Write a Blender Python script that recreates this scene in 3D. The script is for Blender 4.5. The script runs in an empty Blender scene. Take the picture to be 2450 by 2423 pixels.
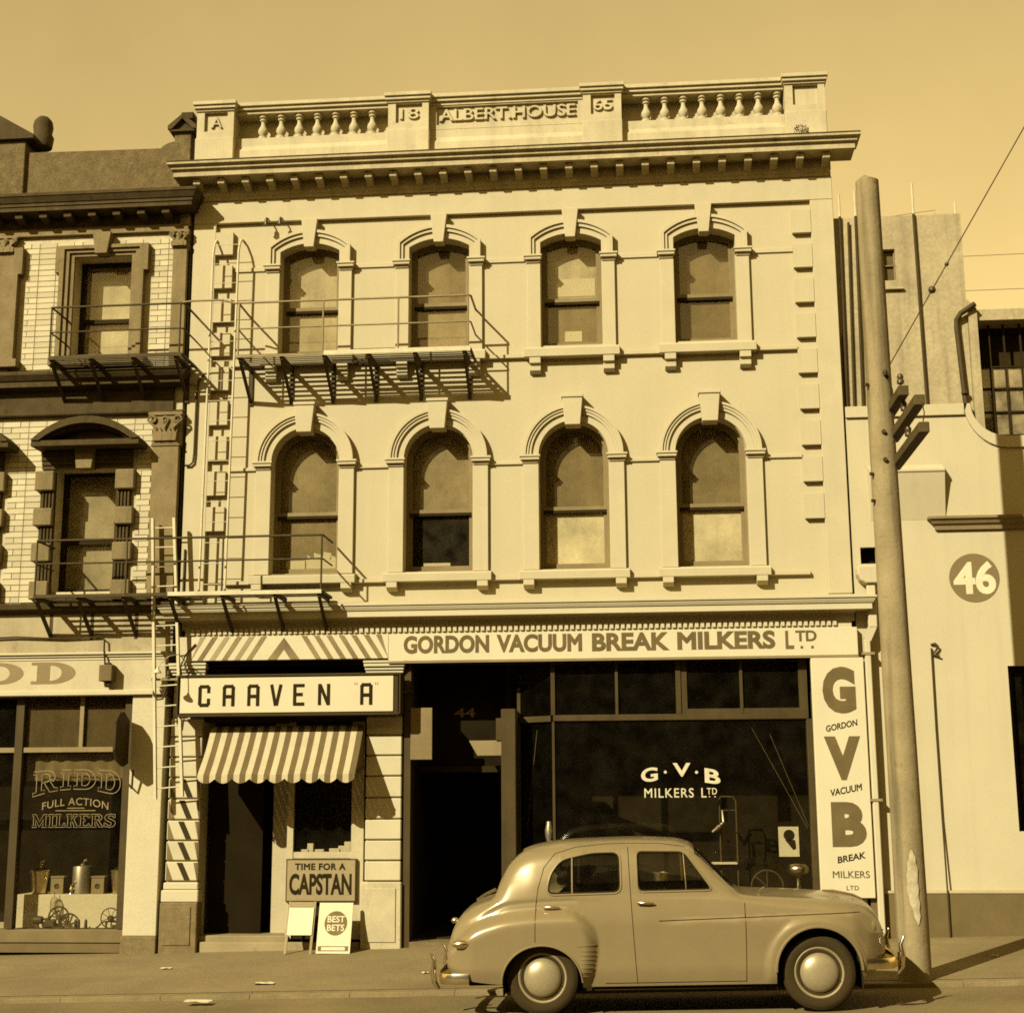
import bpy, bmesh, math, random
from mathutils import Vector, Matrix

random.seed(11)
SC = bpy.context.scene
COL = SC.collection
rad = math.radians

# ------------------------------------------------------------------ camera
CAM_H = 1.651
CAM_D = 17.8
PITCH, YAW, ROLL = 0.197110, 0.088042, -0.005646
cam = bpy.data.cameras.new('camera')
cam.sensor_fit = 'HORIZONTAL'
cam.sensor_width = 36.0
cam.lens = 36.0 * 3500.0 / 2450.0
cam.clip_start = 0.1
cam.clip_end = 2000.0
camo = bpy.data.objects.new('camera', cam)
COL.objects.link(camo)
_f = Vector((-math.sin(YAW) * math.cos(PITCH), math.cos(YAW) * math.cos(PITCH), math.sin(PITCH)))
_r = Vector((math.cos(YAW), math.sin(YAW), 0))
_u = _r.cross(_f)
_R = math.cos(ROLL) * _r + math.sin(ROLL) * _u
_U = -math.sin(ROLL) * _r + math.cos(ROLL) * _u
mw = Matrix.Identity(4)
for i in range(3):
    mw[i][0] = _R[i]; mw[i][1] = _U[i]; mw[i][2] = -_f[i]
mw[0][3], mw[1][3], mw[2][3] = 0.0, -CAM_D, CAM_H
camo.matrix_world = mw
SC.camera = camo

# ------------------------------------------------------------------ sky, sun, exposure
SUN_EL, SUN_AZ = rad(32.5), rad(36.0)          # azimuth measured from the facade normal, light travels right and in
world = bpy.data.worlds.new('World')
SC.world = world
world.use_nodes = True
wn = world.node_tree.nodes; wl = world.node_tree.links
wn.clear()
sky = wn.new('ShaderNodeTexSky'); sky.sky_type = 'NISHITA'; sky.sun_disc = False
sky.sun_elevation = SUN_EL
# the sun stands at direction (-sin az, -cos az): behind and to the left of the camera
sky.sun_rotation = math.atan2(-math.sin(SUN_AZ), -math.cos(SUN_AZ))
sky.air_density = 1.0; sky.dust_density = 0.0; sky.ozone_density = 1.0
bw = wn.new('ShaderNodeSeparateColor')          # blue-sensitive plate: the sky reads bright
tint = wn.new('ShaderNodeMix'); tint.data_type = 'RGBA'; tint.blend_type = 'MULTIPLY'; tint.inputs[0].default_value = 1.0
tint.inputs[7].default_value = (1.0, 0.71, 0.26, 1)
bg = wn.new('ShaderNodeBackground'); bg.inputs[1].default_value = 0.107
wo = wn.new('ShaderNodeOutputWorld')
hz = wn.new('ShaderNodeTexNoise'); hz.inputs['Scale'].default_value = 3.2; hz.inputs['Detail'].default_value = 7.0; hz.inputs['Roughness'].default_value = 0.62
hr = wn.new('ShaderNodeMapRange'); hr.inputs[1].default_value = 0.3; hr.inputs[2].default_value = 0.7; hr.inputs[3].default_value = 0.93; hr.inputs[4].default_value = 1.07
hm = wn.new('ShaderNodeMath'); hm.operation = 'MULTIPLY'
wtc = wn.new('ShaderNodeTexCoord'); wl.new(wtc.outputs['Generated'], hz.inputs['Vector']); wl.new(hz.outputs['Fac'], hr.inputs[0]); wl.new(hr.outputs[0], hm.inputs[1])
wl.new(sky.outputs[0], bw.inputs[0]); wl.new(bw.outputs[2], hm.inputs[0]); wl.new(hm.outputs[0], tint.inputs[6])
wl.new(tint.outputs[2], bg.inputs[0]); wl.new(bg.outputs[0], wo.inputs[0])

sun = bpy.data.lights.new('sun', 'SUN')
sun.energy = 4.95; sun.angle = rad(0.5); sun.color = (1.0, 0.965, 0.85)
suno = bpy.data.objects.new('sun', sun); COL.objects.link(suno)
sd = Vector((math.sin(SUN_AZ) * math.cos(SUN_EL), math.cos(SUN_AZ) * math.cos(SUN_EL), -math.sin(SUN_EL)))
suno.rotation_euler = sd.to_track_quat('-Z', 'Y').to_euler()
suno.location = (-8, -20, 18)

SC.view_settings.view_transform = 'Standard'
SC.view_settings.look = 'None'
SC.view_settings.exposure = 0.86
SC.view_settings.gamma = 1.0
SC.view_settings.use_curve_mapping = False
SC.render.engine = 'CYCLES'
SC.cycles.use_denoising = False
SC.cycles.max_bounces = 8
SC.cycles.transparent_max_bounces = 12
SC.cycles.filter_width = 1.7

# ------------------------------------------------------------------ materials
ALB = 0.50                                      # scales non-metal base colours down, so shadows deepen under the stronger sun
def sep(v, tone=None):
    """A grey of value v on the warm scale of the print."""
    t = max(0.0, min(1.0, (v if tone is None else tone) / 0.8))
    return (v, v * (0.645 + 0.21 * t), v * (0.175 + 0.29 * t), 1.0)

MATS = {}
def mat(name, v, rough=0.85, var=0.12, scale=2.5, fine=0.08, fscale=45.0, bump=0.0, bscale=60.0,
        streak=0.0, spot=0.0, metal=0.0, spec=0.2, coat=0.0, rnd=0.0, speck=0.0):
    if name in MATS:
        return MATS[name]
    m = bpy.data.materials.new(name); m.use_nodes = True
    n = m.node_tree.nodes; l = m.node_tree.links
    b = n['Principled BSDF']
    b.inputs['Roughness'].default_value = rough
    b.inputs['Metallic'].default_value = metal
    b.inputs['Specular IOR Level'].default_value = spec
    b.inputs['Specular Tint'].default_value = (1.0, 0.80, 0.42, 1.0)
    if coat:
        b.inputs['Coat Weight'].default_value = coat
        b.inputs['Coat Roughness'].default_value = 0.12
    tc = n.new('ShaderNodeTexCoord')
    def noise(sc, det=4.0, vec=None, rgh=0.55):
        t = n.new('ShaderNodeTexNoise'); t.inputs['Scale'].default_value = sc
        t.inputs['Detail'].default_value = det; t.inputs['Roughness'].default_value = rgh
        l.new(vec if vec else tc.outputs['Object'], t.inputs['Vector']); return t.outputs['Fac']
    def rng(src, a, b_, lo, hi):
        r = n.new('ShaderNodeMapRange'); r.inputs[1].default_value = a; r.inputs[2].default_value = b_
        r.inputs[3].default_value = lo; r.inputs[4].default_value = hi
        l.new(src, r.inputs[0]); return r.outputs[0]
    def mul(a, b_):
        x = n.new('ShaderNodeMath'); x.operation = 'MULTIPLY'; l.new(a, x.inputs[0])
        if isinstance(b_, float): x.inputs[1].default_value = b_
        else: l.new(b_, x.inputs[1])
        return x.outputs[0]
    fac = rng(noise(scale), 0.3, 0.7, 1 - var, 1 + var)
    if fine:
        fac = mul(fac, rng(noise(fscale, 3.0), 0.3, 0.7, 1 - fine, 1 + fine))
    if streak:
        mp = n.new('ShaderNodeMapping'); mp.inputs['Scale'].default_value = (7.0, 7.0, 0.35)
        l.new(tc.outputs['Object'], mp.inputs['Vector'])
        fac = mul(fac, rng(noise(1.0, 5.0, mp.outputs[0]), 0.50, 0.72, 1.0, 1 - streak))
    if spot:
        fac = mul(fac, rng(noise(7.0, 6.0, None, 0.7), 0.58, 0.70, 1.0, 1 - spot))
    if speck:
        fac = mul(fac, rng(noise(38.0, 2.0), 0.68, 0.75, 1.0, 1 + speck))
        fac = mul(fac, rng(noise(0.35, 5.0, None, 0.65), 0.45, 0.58, 1.0, 0.84))
    if rnd:
        oi = n.new('ShaderNodeObjectInfo')
        fac = mul(fac, rng(oi.outputs['Random'], 0.0, 1.0, 1 - rnd, 1 + rnd))
    cm = n.new('ShaderNodeMix'); cm.data_type = 'RGBA'; cm.blend_type = 'MULTIPLY'; cm.inputs[0].default_value = 1.0
    cm.inputs[6].default_value = (v, v * 0.85, v * 0.50, 1.0) if metal > 0.5 else sep(v * ALB, v)
    l.new(fac, cm.inputs[7]); l.new(cm.outputs[2], b.inputs['Base Color'])
    if bump:
        bp = n.new('ShaderNodeBump'); bp.inputs['Strength'].default_value = bump; bp.inputs['Distance'].default_value = 0.01
        l.new(noise(bscale, 5.0), bp.inputs['Height']); l.new(bp.outputs[0], b.inputs['Normal'])
    MATS[name] = m
    return m

def glass(name, dust=0.06, gloss=0.10, v=0.5):
    """Thin window glass: clear, a little mirror at grazing view, a film of dust."""
    if name in MATS:
        return MATS[name]
    m = bpy.data.materials.new(name); m.use_nodes = True
    n = m.node_tree.nodes; l = m.node_tree.links; n.clear()
    out = n.new('ShaderNodeOutputMaterial')
    tr = n.new('ShaderNodeBsdfTransparent'); tr.inputs[0].default_value = (0.93, 0.92, 0.88, 1)
    gl = n.new('ShaderNodeBsdfGlossy'); gl.inputs['Roughness'].default_value = 0.03
    gl.inputs['Color'].default_value = (0.95, 0.88, 0.7, 1)
    df = n.new('ShaderNodeBsdfDiffuse'); df.inputs[0].default_value = sep(v)
    tc = n.new('ShaderNodeTexCoord')
    nz = n.new('ShaderNodeTexNoise'); nz.inputs['Scale'].default_value = 5.0; nz.inputs['Detail'].default_value = 5.0
    l.new(tc.outputs['Object'], nz.inputs['Vector'])
    mr = n.new('ShaderNodeMapRange'); mr.inputs[1].default_value = 0.35; mr.inputs[2].default_value = 0.75
    mr.inputs[3].default_value = dust * 0.4; mr.inputs[4].default_value = dust * 1.8
    l.new(nz.outputs['Fac'], mr.inputs[0])
    m1 = n.new('ShaderNodeMixShader'); l.new(mr.outputs[0], m1.inputs[0]); l.new(tr.outputs[0], m1.inputs[1]); l.new(df.outputs[0], m1.inputs[2])
    lw = n.new('ShaderNodeLayerWeight'); lw.inputs['Blend'].default_value = 0.25
    mm = n.new('ShaderNodeMath'); mm.operation = 'MULTIPLY_ADD'; mm.inputs[1].default_value = 0.6; mm.inputs[2].default_value = gloss * 0.4
    l.new(lw.outputs['Fresnel'], mm.inputs[0])
    m2 = n.new('ShaderNodeMixShader'); l.new(mm.outputs[0], m2.inputs[0]); l.new(m1.outputs[0], m2.inputs[1]); l.new(gl.outputs[0], m2.inputs[2])
    l.new(m2.outputs[0], out.inputs[0])
    MATS[name] = m
    return m

WALL = mat('cream_render', 0.70, var=0.03, scale=1.2, fine=0.02, fscale=25, streak=0.035, bump=0.12, bscale=30)
TRIM = mat('cream_trim', 0.71, var=0.04, scale=3.0, fine=0.03, streak=0.04, bump=0.08, bscale=40)
CORN = mat('weathered_cornice', 0.62, var=0.14, scale=4.0, fine=0.10, fscale=30, spot=0.35, streak=0.2, bump=0.25, bscale=35)
PARA = mat('parapet_render', 0.70, var=0.10, scale=3.0, fine=0.05, spot=0.18, streak=0.14, bump=0.2, bscale=30)
SHOP = mat('shop_paint', 0.77, var=0.04, scale=2.0, fine=0.03, spot=0.06, bump=0.08)
BLOCK = mat('pier_paint', 0.76, var=0.05, scale=4.0, fine=0.03, spot=0.08, rnd=0.04, bump=0.1)
SASH = mat('sash_paint', 0.30, rough=0.6, var=0.15)
SASHD = mat('sash_dark', 0.04, rough=0.8, var=0.2, spec=0.08)
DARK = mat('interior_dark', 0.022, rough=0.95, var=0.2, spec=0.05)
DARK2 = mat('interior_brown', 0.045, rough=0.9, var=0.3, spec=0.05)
WOOD = mat('shopfront_wood', 0.085, rough=0.6, var=0.2, streak=0.25)
WOODL = mat('shopfront_wood_light', 0.34, rough=0.6, var=0.12, streak=0.15)
STONE = mat('plinth_stone', 0.26, var=0.2, scale=9, fine=0.2, fscale=70, spot=0.3, bump=0.4, bscale=80)
LTRIM = mat('sooty_render', 0.095, var=0.22, scale=5, fine=0.14, fscale=40, spot=0.4, streak=0.3, bump=0.4, bscale=40)
LTRIML = mat('grey_render', 0.30, var=0.16, scale=5, fine=0.10, fscale=40, spot=0.25, streak=0.25, bump=0.25, bscale=40)
LROUGH = mat('roughcast_parapet', 0.19, var=0.22, scale=9, fine=0.28, fscale=38, spot=0.35, bump=0.8, bscale=45)
BRICK = mat('pale_brick', 0.74, var=0.10, scale=6, fine=0.07, fscale=60, rnd=0.13, spot=0.12, bump=0.25, bscale=90)
MORTAR = mat('brick_mortar', 0.72, var=0.15, scale=8, fine=0.1)
WHITE = mat('white_render', 0.73, var=0.04, scale=0.9, fine=0.025, streak=0.06, spot=0.04, bump=0.08, bscale=25)
PLINTH = mat('painted_plinth', 0.20, var=0.12, scale=3, fine=0.06, spot=0.12)
CONC = mat('concrete', 0.56, var=0.14, scale=1.6, fine=0.12, fscale=24, streak=0.28, spot=0.12, bump=0.3, bscale=30)
IRON = mat('rusty_iron', 0.075, rough=0.75, var=0.3, scale=8, spec=0.3)
IRONL = mat('pale_painted_iron', 0.80, rough=0.6, var=0.12, scale=6)
IRONM = mat('grey_painted_iron', 0.36, rough=0.6, var=0.2, scale=6)
PIPE = mat('dark_pipe', 0.07, rough=0.6, var=0.25)
ASPH = mat('footpath_asphalt', 0.335, rough=0.95, var=0.14, scale=0.9, fine=0.18, fscale=70, spot=0.16, speck=0.7, bump=0.6, bscale=120)
ROADM = mat('road_asphalt', 0.29, rough=0.95, var=0.16, scale=0.8, fine=0.20, fscale=70, spot=0.16, speck=0.7, bump=0.6, bscale=120)
KERB = mat('kerb_stone', 0.32, var=0.15, scale=5, fine=0.15, fscale=60, bump=0.4)
POLEM = mat('weathered_pole', 0.41, rough=0.9, var=0.14, scale=3, fine=0.08, streak=0.55, spot=0.25, bump=0.45, bscale=22)
ARMM = mat('crossarm_timber', 0.12, rough=0.85, var=0.2, streak=0.2)
SIGNW = mat('sign_white', 0.84, rough=0.6, var=0.03, fine=0.02, spot=0.04)
SIGNL = mat('sign_letter_brown', 0.195, rough=0.9, var=0.14, scale=5, spot=0.12, spec=0.08)
SIGND = mat('sign_letter_dark', 0.04, rough=0.9, var=0.2, spec=0.05)
SIGNM = mat('sign_mid', 0.44, rough=0.6, var=0.06)
GILT = mat('gilt_lettering', 0.85, rough=0.5, var=0.10, scale=12)
GILTD = mat('old_gilt_outline', 0.36, rough=0.5, var=0.2, scale=12)
CANV = mat('awning_canvas_pale', 0.68, rough=0.95, var=0.06, scale=4, bump=0.2)
CANVD = mat('awning_canvas_stripe', 0.19, rough=0.95, var=0.10, scale=4, bump=0.2)
STRP = mat('faded_stripe', 0.30, rough=0.8, var=0.3, scale=2.2, fine=0.1)
PAPER = mat('paper', 0.92, rough=0.8, var=0.05)
STEEL = mat('polished_tin', 0.62, rough=0.28, var=0.1, metal=1.0)
DULL = mat('dull_metal', 0.34, rough=0.45, var=0.2, metal=0.8)
MACH = mat('machine_paint', 0.12, rough=0.5, var=0.2)
CLOTH = mat('window_cloth', 0.26, rough=0.95, var=0.18, scale=5)
GLASS = glass('window_glass', dust=0.015, gloss=0.06)
SGLASS = glass('shop_glass', dust=0.004, gloss=0.03)
CGLASS = glass('car_glass', dust=0.003, gloss=0.03)
PAINT = mat('car_paint', 0.31, rough=0.32, var=0.05, scale=3, fine=0.03, spec=0.5, coat=0.55)
CHROME = mat('chrome', 0.70, rough=0.22, var=0.05, metal=1.0)
HUB = mat('hubcap', 0.52, rough=0.36, var=0.06, metal=0.35, spec=0.6)
RIM = mat('wheel_rim', 0.40, rough=0.5, var=0.06)
TYRE = mat('tyre_rubber', 0.055, rough=0.9, var=0.15, fine=0.15, fscale=80, bump=0.2)
SEAM = mat('panel_gap', 0.03, rough=0.9)
SEAT = mat('seat_leather', 0.05, rough=0.6, var=0.1)
LEAF = mat('weed_leaf', 0.06, rough=0.8, var=0.3)
CERAM = mat('insulator', 0.06, rough=0.45, var=0.1, spec=0.5)

# ------------------------------------------------------------------ mesh builder
class MB:
    def __init__(s):
        s.v = []; s.f = []
    def add(s, vs, fs):
        o = len(s.v); s.v += [tuple(p) for p in vs]; s.f += [tuple(i + o for i in f) for f in fs]; return s
    def box(s, x0, x1, y0, y1, z0, z1):
        return s.add([(x0, y0, z0), (x1, y0, z0), (x1, y1, z0), (x0, y1, z0), (x0, y0, z1), (x1, y0, z1), (x1, y1, z1), (x0, y1, z1)],
                     [(0, 3, 2, 1), (4, 5, 6, 7), (0, 1, 5, 4), (1, 2, 6, 5), (2, 3, 7, 6), (3, 0, 4, 7)])
    def prism(s, pts, y0, y1):                      # polygon in x,z pushed along y
        n = len(pts)
        vs = [(x, y0, z) for x, z in pts] + [(x, y1, z) for x, z in pts]
        fs = [tuple(range(n)), tuple(range(2 * n - 1, n - 1, -1))]
        fs += [(i, (i + 1) % n, n + (i + 1) % n, n + i) for i in range(n)]
        return s.add(vs, fs)
    def prof(s, pts, x0, x1):                       # closed profile in y,z pushed along x
        n = len(pts)
        vs = [(x0, y, z) for y, z in pts] + [(x1, y, z) for y, z in pts]
        fs = [tuple(range(n)), tuple(range(2 * n - 1, n - 1, -1))]
        fs += [(i, (i + 1) % n, n + (i + 1) % n, n + i) for i in range(n)]
        return s.add(vs, fs)
    def mitre(s, pts, x0, x1, yb):                  # cornice profile with returned (mitred) ends
        n = len(pts)
        vs = []
        for y, z in pts: vs.append((x0 + (y - yb), y, z))
        for y, z in pts: vs.append((x1 - (y - yb), y, z))
        for y, z in pts: vs.append((x0 + (y - yb), yb, z))
        for y, z in pts: vs.append((x1 - (y - yb), yb, z))
        fs = []
        for i in range(n - 1):
            fs.append((i, i + 1, n + i + 1, n + i))
            fs.append((2 * n + i, 2 * n + i + 1, i + 1, i))
            fs.append((n + i, n + i + 1, 3 * n + i + 1, 3 * n + i))
        fs.append((0, n, 3 * n, 2 * n)); fs.append((n - 1, 2 * n - 1, 4 * n - 1, 3 * n - 1))
        fs.append(tuple(range(2 * n, 3 * n)) + tuple(range(4 * n - 1, 3 * n - 1, -1)))
        return s.add(vs, fs)
    def ring(s, cx, cz, r0, r1, a0, a1, n, y0, y1): # arched band
        vs = []; fs = []
        for i in range(n + 1):
            a = a0 + (a1 - a0) * i / n; c, d = math.cos(a), math.sin(a)
            for r, y in ((r0, y0), (r1, y0), (r1, y1), (r0, y1)):
                vs.append((cx + r * c, y, cz + r * d))
        for i in range(n):
            for k in range(4):
                fs.append((4 * i + k, 4 * i + (k + 1) % 4, 4 * i + 4 + (k + 1) % 4, 4 * i + 4 + k))
        fs.append((0, 1, 2, 3)); fs.append((4 * n + 3, 4 * n + 2, 4 * n + 1, 4 * n))
        return s.add(vs, fs)
    def band(s, inner, outer, y0, y1):              # band between two polylines in x,z
        n = len(inner); vs = []; fs = []
        for (a, b), (c, d) in zip(inner, outer):
            vs += [(a, y0, b), (c, y0, d), (c, y1, d), (a, y1, b)]
        for i in range(n - 1):
            for k in range(4):
                fs.append((4 * i + k, 4 * i + (k + 1) % 4, 4 * i + 4 + (k + 1) % 4, 4 * i + 4 + k))
        m = 4 * (n - 1)
        fs.append((0, 1, 2, 3)); fs.append((m + 3, m + 2, m + 1, m))
        return s.add(vs, fs)
    def path(s, pts, r, n=6, close=False):
        P = [Vector(p) for p in pts]; m = len(P); vs = []; fs = []
        rs = r if isinstance(r, (list, tuple)) else [r] * m
        up = None
        for i, p in enumerate(P):
            if close: t = P[(i + 1) % m] - P[i - 1]
            else: t = P[min(i + 1, m - 1)] - P[max(i - 1, 0)]
            if t.length < 1e-9: t = Vector((0, 0, 1))
            t.normalize()
            if up is None:
                up = Vector((0, 0, 1)) if abs(t.z) < 0.9 else Vector((1, 0, 0))
            a = t.cross(up)
            if a.length < 1e-6: a = t.cross(Vector((0, 1, 0)))
            a.normalize(); b = a.cross(t).normalized(); up = b
            for k in range(n):
                g = 2 * math.pi * (k + 0.5) / n
                vs.append(p + rs[i] * (math.cos(g) * a + math.sin(g) * b))
        for i in range(m if close else m - 1):
            j = (i + 1) % m
            for k in range(n):
                fs.append((i * n + k, i * n + (k + 1) % n, j * n + (k + 1) % n, j * n + k))
        if not close:
            fs.append(tuple(range(n - 1, -1, -1))); fs.append(tuple((m - 1) * n + k for k in range(n)))
        return s.add(vs, fs)
    def bar(s, p, q, w, h, up=(0, 0, 1)):           # rectangular bar
        p, q = Vector(p), Vector(q); t = (q - p).normalized(); a = t.cross(Vector(up))
        if a.length < 1e-6: a = t.cross(Vector((0, 1, 0)))
        a.normalize(); b = a.cross(t).normalized()
        vs = []
        for c in (p, q):
            for i, j in ((-1, -1), (1, -1), (1, 1), (-1, 1)):
                vs.append(c + a * (i * w / 2) + b * (j * h / 2))
        return s.add(vs, [(0, 1, 2, 3), (7, 6, 5, 4), (0, 4, 5, 1), (1, 5, 6, 2), (2, 6, 7, 3), (3, 7, 4, 0)])
    def lathe(s, prof, c, n=16, axis='z'):
        vs = []; fs = []; m = len(prof)
        for r, h in prof:
            for k in range(n):
                a = 2 * math.pi * k / n
                u, w = r * math.cos(a), r * math.sin(a)
                if axis == 'z': vs.append((c[0] + u, c[1] + w, c[2] + h))
                elif axis == 'y': vs.append((c[0] + u, c[1] + h, c[2] + w))
                else: vs.append((c[0] + h, c[1] + u, c[2] + w))
        for i in range(m - 1):
            for k in range(n):
                fs.append((i * n + k, i * n + (k + 1) % n, (i + 1) * n + (k + 1) % n, (i + 1) * n + k))
        if prof[0][0] > 1e-6: fs.append(tuple(range(n - 1, -1, -1)))
        if prof[-1][0] > 1e-6: fs.append(tuple((m - 1) * n + k for k in range(n)))
        return s.add(vs, fs)
    def mesh(s, name, m, smooth=False, bev=0.0):
        me = bpy.data.meshes.new(name)
        me.from_pydata(s.v, [], s.f)
        b = bmesh.new(); b.from_mesh(me)
        bmesh.ops.remove_doubles(b, verts=b.verts, dist=1e-6)
        bmesh.ops.recalc_face_normals(b, faces=b.faces)
        if bev:
            es = [e for e in b.edges if len(e.link_faces) == 2 and e.calc_face_angle(0) > 0.6]
            bmesh.ops.bevel(b, geom=es, offset=bev, segments=1, affect='EDGES', clamp_overlap=True)
        b.to_mesh(me); b.free()
        if smooth:
            me.shade_smooth() if hasattr(me, 'shade_smooth') else None
            if smooth is not True:
                me.set_sharp_from_angle(angle=smooth)
        me.materials.append(m)
        return me
    def build(s, name, m, parent=None, smooth=False, bev=0.0):
        return link(name, s.mesh(name, m, smooth, bev), parent)

def link(name, me, parent=None, loc=None):
    o = bpy.data.objects.new(name, me); COL.objects.link(o)
    if parent is not None:
        setpar(o, parent)
    if loc is not None: o.location = loc
    return o

def setpar(o, p):
    o.parent = p
    if p.get('_base') is not None:
        b = p['_base']; o.matrix_parent_inverse = Matrix.Translation((-b[0], -b[1], -b[2]))

def thing(name, loc, label, cat, group=None):
    o = bpy.data.objects.new(name, None); COL.objects.link(o)
    o.location = loc; o.empty_display_size = 0.2
    o['_base'] = list(loc); o['label'] = label; o['category'] = cat
    if group: o['group'] = group
    return o

def tag(o, label, cat, group=None, kind=None):
    o['label'] = label; o['category'] = cat
    if group: o['group'] = group
    if kind: o['kind'] = kind
    return o

def from_curve(cu):
    ob = bpy.data.objects.new('tmp', cu); COL.objects.link(ob)
    dg = bpy.context.evaluated_depsgraph_get()
    me = bpy.data.meshes.new_from_object(ob.evaluated_get(dg))
    bpy.data.objects.remove(ob); bpy.data.curves.remove(cu)
    return me

def plate(name, outer, holes, y0, y1, m, parent=None):
    """A slab in the x,z plane from y0 (front) to y1 with holes cut through it."""
    cu = bpy.data.curves.new('tmp', 'CURVE'); cu.dimensions = '2D'; cu.fill_mode = 'BOTH'; cu.extrude = abs(y1 - y0) / 2
    for loop in [outer] + holes:
        sp = cu.splines.new('POLY'); sp.points.add(len(loop) - 1); sp.use_cyclic_u = True
        for p, (a, b) in zip(sp.points, loop): p.co = (a, b, 0, 1)
    me = from_curve(cu)
    for v in me.vertices:
        x, y, z = v.co; v.co = (x, (y0 + y1) / 2 - z, y)
    b = bmesh.new(); b.from_mesh(me)
    bmesh.ops.remove_doubles(b, verts=b.verts, dist=1e-6)
    bmesh.ops.recalc_face_normals(b, faces=b.faces); b.to_mesh(me); b.free()
    me.materials.clear(); me.materials.append(m); me.name = name; me.shade_flat()
    return link(name, me, parent)

def text(name, s, x0, x1, z0, z1, y, m, parent, bold=0.0, depth=0.006, shear=0.0, slope=0.0, spacing=1.0, arc=0.0, facing=1):
    """Lettering fitted into the box x0..x1, z0..z1, its back at y, standing out by depth."""
    cu = bpy.data.curves.new('tmp', 'FONT'); cu.body = s; cu.size = 1.0; cu.bevel_depth = bold; cu.bevel_resolution = 0; cu.extrude = 0.5; cu.resolution_u = 4
    cu.space_character = spacing
    me = from_curve(cu)
    xs = [v.co.x for v in me.vertices]; ys = [v.co.y for v in me.vertices]; zs = [v.co.z for v in me.vertices]
    ax, bx, ay, by = min(xs), max(xs), min(ys), max(ys); az, bz = min(zs), max(zs)
    for v in me.vertices:
        u = (v.co.x - ax) / (bx - ax); w = (v.co.y - ay) / (by - ay); d = 1.0 if v.co.z > bz - 1e-4 else (0.8 if v.co.z > 0 else 0.0)
        zz = z0 + (z1 - z0) * w + slope * u * (x1 - x0) + arc * (1 - (2 * u - 1) ** 2)
        v.co = (x0 + (x1 - x0) * u + shear * w, y - depth * d, zz)
    b = bmesh.new(); b.from_mesh(me); bmesh.ops.recalc_face_normals(b, faces=b.faces); b.to_mesh(me); b.free()
    me.materials.clear(); me.materials.append(m); me.name = name; me.shade_flat()
    return link(name, me, parent)

def strokes(name, segs, w, y, depth, m, parent):
    """Letters drawn with a flat brush: polylines in x,z, stroke width w."""
    mb = MB(); k = 0
    for pl in segs:
        for i in range(len(pl) - 1):
            (ax, az), (bx, bz) = pl[i], pl[i + 1]
            L = math.hypot(bx - ax, bz - az)
            if L < 1e-6: continue
            dx, dz = (bx - ax) / L, (bz - az) / L
            e = w * 0.42
            a = (ax - dx * e, az - dz * e); b = (bx + dx * e, bz + dz * e)
            nx, nz = -dz * w / 2, dx * w / 2
            mb.prism([(a[0] + nx, a[1] + nz), (b[0] + nx, b[1] + nz), (b[0] - nx, b[1] - nz), (a[0] - nx, a[1] - nz)],
                     y - depth - 0.0006 * (k % 7), y)
            k += 1
    return mb.build(name, m, parent)

def arc_pts(cx, cz, r, a0, a1, n):
    return [(cx + r * math.cos(a0 + (a1 - a0) * i / n), cz + r * math.sin(a0 + (a1 - a0) * i / n)) for i in range(n + 1)]

def seg_arch(cx, hw, zs, zc, n=12):
    """Points of a segmental arch from right springing to left springing."""
    s = zc - zs; R = (hw * hw + s * s) / (2 * s); a = math.asin(hw / R)
    return [(cx + R * math.sin(t), zc - R + R * math.cos(t)) for t in [a - 2 * a * i / n for i in range(n + 1)]]

SLOPE = 0.0225
def gz(x, y):
    """Height of the footpath (it falls to the left and toward the road) or of the road."""
    if y > -2.95: return SLOPE * x + 0.0492 * y
    return SLOPE * x - 0.160

# ================================================================== SETTING
g = MB()
xs = [-300, -40, -12, -6, 0, 6, 12, 40, 300]; ysr = [-300, -60, -20, -10, -6, -2.9, 0.5, 40, 300]
for y in ysr:
    for x in xs: g.v.append((x, y, SLOPE * x - 0.160 - (0.03 if y > -2.95 else 0)))
nx = len(xs)
for j in range(len(ysr) - 1):
    for i in range(nx - 1): g.f.append((j * nx + i, j * nx + i + 1, (j + 1) * nx + i + 1, (j + 1) * nx + i))
o = g.build('road', ROADM); o['kind'] = 'structure'; o['label'] = 'worn asphalt roadway under the parked car'
g = MB()
xs = [-40 + 2 * i for i in range(41)]
rows = [(-2.78, None), (-2.0, None), (-1.0, None), (0.45, None)]
for y, _ in rows:
    for x in xs: g.v.append((x, y, gz(x, y)))
nx = len(xs)
for j in range(len(rows) - 1):
    for i in range(nx - 1): g.f.append((j * nx + i, j * nx + i + 1, (j + 1) * nx + i + 1, (j + 1) * nx + i))
o = g.build('footpath', ASPH); o['kind'] = 'structure'; o['label'] = 'asphalt footpath sloping down to the left along the shops'
kerb = thing('kerb', (0, -2.86, gz(0, -2.86)), 'low worn stone kerb at the edge of the footpath', 'kerb'); kerb['kind'] = 'structure'
kx = -11.0
while kx < 9.0:
    L = random.uniform(0.85, 1.15)
    k = MB()
    for xx in (kx, kx + L - 0.005):
        zt = gz(xx, -2.86) - 0.004
        k.v += [(xx, -2.945, zt - 0.18), (xx, -2.945, zt - 0.006), (xx, -2.93, zt), (xx, -2.775, zt + 0.004), (xx, -2.775, zt - 0.18)]
    k.f += [(0, 1, 6, 5), (1, 2, 7, 6), (2, 3, 8, 7), (3, 4, 9, 8), (0, 5, 9, 4), (4, 3, 2, 1, 0), (5, 6, 7, 8, 9)]
    k.build('kerb_stone', KERB, kerb)
    kx += L

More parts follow.
